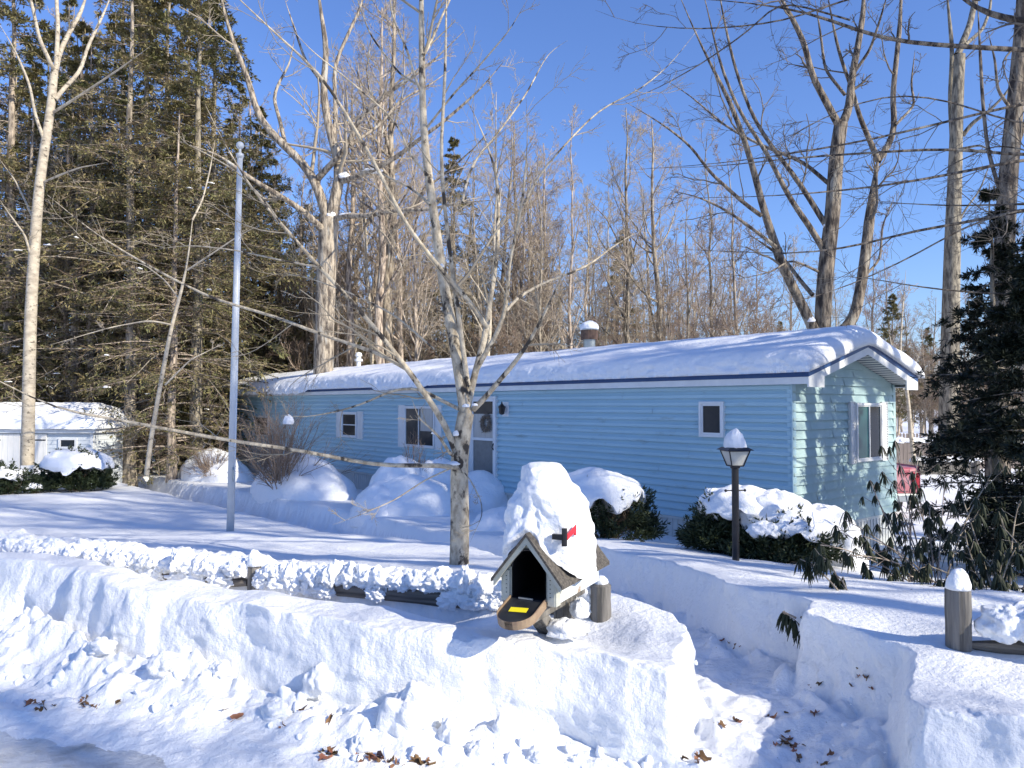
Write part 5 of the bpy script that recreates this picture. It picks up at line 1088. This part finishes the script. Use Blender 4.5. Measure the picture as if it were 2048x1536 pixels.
b = MB().hexa([(X0 - X1 - .12, -.14, ze_ + .002), (.14, -.14, ze_ + .002), (.14, D + .14, ze_ + .002), (X0 - X1 - .12, D + .14, ze_ + .002), (X0 - X1 + .3, D / 2 - .1, ze_ + .55), (-.45, D / 2 - .1, ze_ + .55), (-.45, D / 2 + .1, ze_ + .55), (X0 - X1 + .3, D / 2 + .1, ze_ + .55)]); b.obj('roof', M['shingle'], shed)
MB().box(-.07, .022, -.024, .03, zb_, ze_ - .12).obj('corner_trim', M['white'], shed)
def sx(px): return atp(px, Ys) - X1
for (a_, b2) in ((-25, 44), (46, 97)):
    d_ = MB().box(sx(a_), sx(b2) - .01, -.05, -.018, zb_, P(50, 868, Ys)[2]); x_ = sx(a_)
    dd = d_.obj('door', M['doorwhite'], shed)
    bb = MB()
    while x_ < sx(b2) - .05: bb.box(x_, x_ + .008, -.053, -.0505, zb_, P(50, 869, Ys)[2]); x_ += .17
    bb.obj('board_seam', M['skirt'], dd)
    zz = P(50, 880, Ys)[2]; hx0 = sx(65) if a_ > 0 else sx(-25); MB().box(hx0, hx0 + .46, -.060, -.0535, zz - .018, zz + .018).obj('strap_hinge', M['black'], dd)
b = MB(); x0_, x1_ = sx(120), sx(157); zt, zb2_ = P(140, 876, Ys)[2], P(140, 897, Ys)[2]
for q in ((x0_, x0_ + .07, zb2_, zt), (x1_ - .07, x1_, zb2_, zt), (x0_ + .07, x1_ - .07, zb2_, zb2_ + .06), (x0_ + .07, x1_ - .07, zt - .06, zt)): b.box(q[0], q[1], -.055, -.016, q[2], q[3])
wn = b.obj('window', M['white'], shed); MB().box(x0_ + .07, x1_ - .07, -.03, -.0165, zb2_ + .06, zt - .06).obj('pane', M['glass'], wn)
# snow on the shed
nx_, ny_ = 120, 60; U = np.linspace(0, 1, nx_); Vv = np.linspace(0, 1, ny_); VV, UU = np.meshgrid(Vv, U); q = lambda t: .5 - .5 * np.cos(t * math.pi)
XS = X0 - .2 + (X1 + .22 - X0 + .2) * q(UU); YS = Ys - .22 + (D + .44) * q(VV)
e1 = np.minimum(YS - (Ys - .22), Ys + D + .22 - YS); e2 = np.minimum(X1 + .22 - XS, XS - X0 + .2)
ZS_ = ze_ + .01 + .55 * np.clip(np.minimum(e1 / (D / 2 + .1), e2 / .75), 0, 1) ** .9 + .26 * prof(e1, .25) * prof(e2, .3) + .03 * fbm(XS / .5, YS / .5, 3, 2)
I = np.arange(nx_ * ny_).reshape(nx_, ny_); Ft = np.stack([I[:-1, :-1], I[1:, :-1], I[1:, 1:], I[:-1, 1:]], -1).reshape(-1, 4)
link('shed_snow', mesh('shed_snow', np.stack([XS, YS, ZS_], -1).reshape(-1, 3), Ft, M['snow2'], True), label='smooth rounded snow covering the shed roof', cat='snow')
# ------------------------------------------------------------------ picket fences at the right
def picket(name, xa, xb, Y, zt, hgt, wd, gap, lab, pointed):
    x0, x1 = atp(xa, Y), atp(xb, Y); o = thing(name, (x0, Y, zt - hgt), 0, lab, 'fence'); g = np.random.default_rng(int(Y)); b = MB(); x = 0; k = 0
    while x < x1 - x0 and k < 95:
        h = hgt + g.normal() * .008
        if pointed: b.prism([(x, 0), (x + wd, 0), (x + wd, h - .06), (x + wd / 2, h), (x, h - .06)], 1, -.01, .01)
        else: b.box(x, x + wd, -.01, .01, 0, h)
        x += wd + gap; k += 1
    b.obj('pickets', M['fence'], o); MB().box(0, x, .012, .05, .2, .29).box(0, x, .012, .05, hgt - .3, hgt - .21).obj('rail', M['fence'], o)
    bb = MB(); xx = 0
    while xx < x: bb.box(xx, xx + .1, .052, .15, -.2, hgt - .05); xx += 2.4
    bb.obj('post', M['fence'], o); return x0, x1
picket('picket_fence', 1778, 2120, 34, P(1850, 866, 34)[2], 1.2, .09, .06, 'far picket fence with pointed tops behind the board fence', True)
xa, xb = picket('board_fence', 1775, 2110, 29, P(1850, 885, 29)[2], 1.1, .13, .015, 'brown board fence with snow along its top at the far right', False)
sn = []; g = np.random.default_rng(4)
n = 26
for i in range(n): sn.append(((xa + (xb - xa) * i / (n - 1), 29.2, P(1850, 884, 29)[2] + .02), (.26, .25, .14 * g.uniform(.8, 1.2)), .15, 2, 0, i, -.4, 0))
merge_blobs('fence_snow', sn, label='line of snow along the top of the brown board fence', cat='snow')
b = MB(); x0, x1 = atp(1830, 26), atp(1950, 26); zz = P(1900, 922, 26)[2]; b.box(x0, x1, 25.9, 26.0, -1.2, zz).box(x0, x0 + .1, 25.8, 25.897, -1.2, zz + .02).box(x1 - .1, x1, 25.8, 25.897, -1.2, zz + .02)
b.obj('timber_edging', M['wood'], None, label='low dark timber edging in the snow before the board fence', cat='edging')
n = 9; merge_blobs('edging_snow', [((x0 + (x1 - x0) * i / (n - 1), 26.0, zz + .02), (.20, .2, .12 * g.uniform(.8, 1.3)), .15, 2, 0, i, -.4, 0) for i in range(n)], label='snow lying on the low dark timber edging', cat='snow')
# ------------------------------------------------------------------ red pickup behind the house
Yc = 16.2; xc = atp(1842, Yc) - .92; zc = hz(xc, Yc) - .05; car = thing('pickup_truck', (xc, Yc, zc), .06, 'red salt stained pickup parked behind the house with only its tail showing', 'truck')
prof_ = [(0, .45), (0, 1.05), (.04, 1.12), (1.75, 1.12), (1.78, 1.2), (2.1, 1.68), (3.2, 1.70), (3.75, 1.2), (4.9, 1.05), (5.05, .8), (5.05, .42)]
b = MB()
for x_a, x_b, inset in ((-.88, .88, 0),): b.prism([(y_, z_) for y_, z_ in prof_], 0, x_a, x_b)
body = b.obj('body', M['carred'], car, bevel=.04)
for s in (-1, 1): MB().box(min(s * .72, s * .895), max(s * .72, s * .895), -.03, .12, .68, 1.02).obj('tail_light', M['tail'], car, bevel=.01)
MB().box(-.9, .9, -.14, -.01, .40, .58).obj('bumper', M['steel'], car, bevel=.03)
MB().box(-.66, .66, -.02, -.001, .62, 1.08).obj('tailgate', M['carred'], car, bevel=.008)
for s in (-1, 1):
    for yy_ in (1.0, 4.1):
        w_ = MB(); th_ = np.linspace(0, 6.283, 20, endpoint=False); w_.tube([(s * .70, yy_, .36), (s * .90, yy_, .36)], .36, 22); wo = w_.obj('wheel', M['tyre'], car)
        MB().tube([(s * .89, yy_, .36), (s * .91, yy_, .36)], .2, 16).obj('rim', M['steel'], wo)
for s in (-1, 1): MB().box(min(s * .882, s * .89), max(s * .882, s * .89), 2.2, 3.1, 1.22, 1.6).obj('side_window', M['glass'], car)
blob('snow_heap', (xc - .2, Yc - .12, zc + .62), (.30, .10, .12), .15, 2, seed=2, nu=28, nv=18, label='snow lump on the bumper of the red pickup', cat='snow')
# ------------------------------------------------------------------ snow caught on trees
sc_ = [(688, 352, 24, .17, .12), (662, 434, 24, .16, .18), (700, 430, 23.8, .3, .06), (745, 342, 23.7, .35, .07), (1653, 452, 17.6, .09, .08), (1651, 500, 17.6, .10, .07), (1622, 640, 17.4, .10, .08), (932, 812, 6.9, .035, .02), (950, 810, 6.9, .03, .015), (912, 868, 6.88, .028, .03), (906, 928, 6.85, .06, .025), (884, 532, 6.9, .02, .02), (868, 866, 6.6, .025, .015)]
for i, (px, py, Y, a_, b_) in enumerate(sc_):
    p = P(px, py, Y - (.1 if Y > 10 else .05)); blob('snow_clump', tuple(p), (a_, a_ * .6, b_), .2, 2, seed=i, nu=24, nv=16, flat=-.6, label='small patch of snow caught in a fork of the ' + ('oak behind the house' if Y > 20 else ('multi stemmed tree' if Y > 10 else 'front yard maple')), cat='snow', group='snow patches in ' + ('the oak' if Y > 20 else ('the multi stemmed tree' if Y > 10 else 'the maple')))
g = np.random.default_rng(12)
for q in FLECK[:70]:
    blob('snow_clump', (q[0], q[1], q[2] + .03), (g.uniform(.05, .13), g.uniform(.05, .10), g.uniform(.02, .045)), .4, 2.5, seed=int(abs(q[0]) * 10) % 7, nu=16, nv=10, label='white fleck of snow resting on a hemlock bough in the woods', cat='snow', group='snow flecks on the hemlock boughs')
# ------------------------------------------------------------------ fallen leaves
def leaf_mesh(seed):
    g = np.random.default_rng(seed); n = 14; a = np.linspace(0, 6.283, n, endpoint=False); r = .032 * (1 + .45 * np.sign(np.sin(a * 4)) * g.uniform(.4, 1, n)); x = r * np.cos(a) * 1.5; y = r * np.sin(a)
    z = .012 * np.sin(x * 60 + seed) + .5 * np.abs(y) + g.normal(size=n) * .003; V = np.concatenate([[[0, 0, .004]], np.stack([x, y, z], -1)]); return mesh('fallen_leaf', V, np.array([[0, 1 + i, 1 + (i + 1) % n] for i in range(n)]), M['leaf'])
LM = [leaf_mesh(i) for i in range(6)]; g = np.random.default_rng(15)
areas = [(655, 1508, 14, 8, 7, 'bank foot'), (745, 1520, 35, 10, 14, 'bank foot'), (830, 1528, 30, 6, 10, 'bank foot'), (90, 1408, 30, 8, 7, 'left road side'), (180, 1412, 40, 10, 10, 'left road side'), (1580, 1490, 30, 22, 12, 'path'), (1400, 1515, 30, 12, 5, 'path'), (1450, 1445, 25, 8, 3, 'path'), (1730, 1370, 40, 25, 6, 'path'), (1470, 1280, 40, 12, 6, 'path'), (1610, 1525, 40, 8, 7, 'path'), (560, 1440, 200, 60, 7, 'bank foot'), (1620, 1420, 120, 90, 9, 'path')]
LB = {'bank foot': 'curled brown dead leaf lying at the foot of the snow bank', 'left road side': 'curled brown dead leaf lying on the packed road at the left', 'path': 'curled brown dead leaf lying on the shovelled path'}
for (px, py, sx_, sy_, n, wh) in areas:
    for _ in range(n):
        p = ground_pt(px + g.normal() * sx_ * .6, min(py + g.normal() * sy_ * .6, 1560)); o = link('fallen_leaf', LM[g.integers(6)], label=LB[wh], cat='leaf', group='dead leaves, ' + wh)
        o.location = (p[0], p[1], p[2] + .003); o.rotation_euler = (g.normal() * .5, g.normal() * .5, g.uniform(0, 6.28)); s = g.uniform(.3, .75); o.scale = (s, s * g.uniform(.5, 1), s)
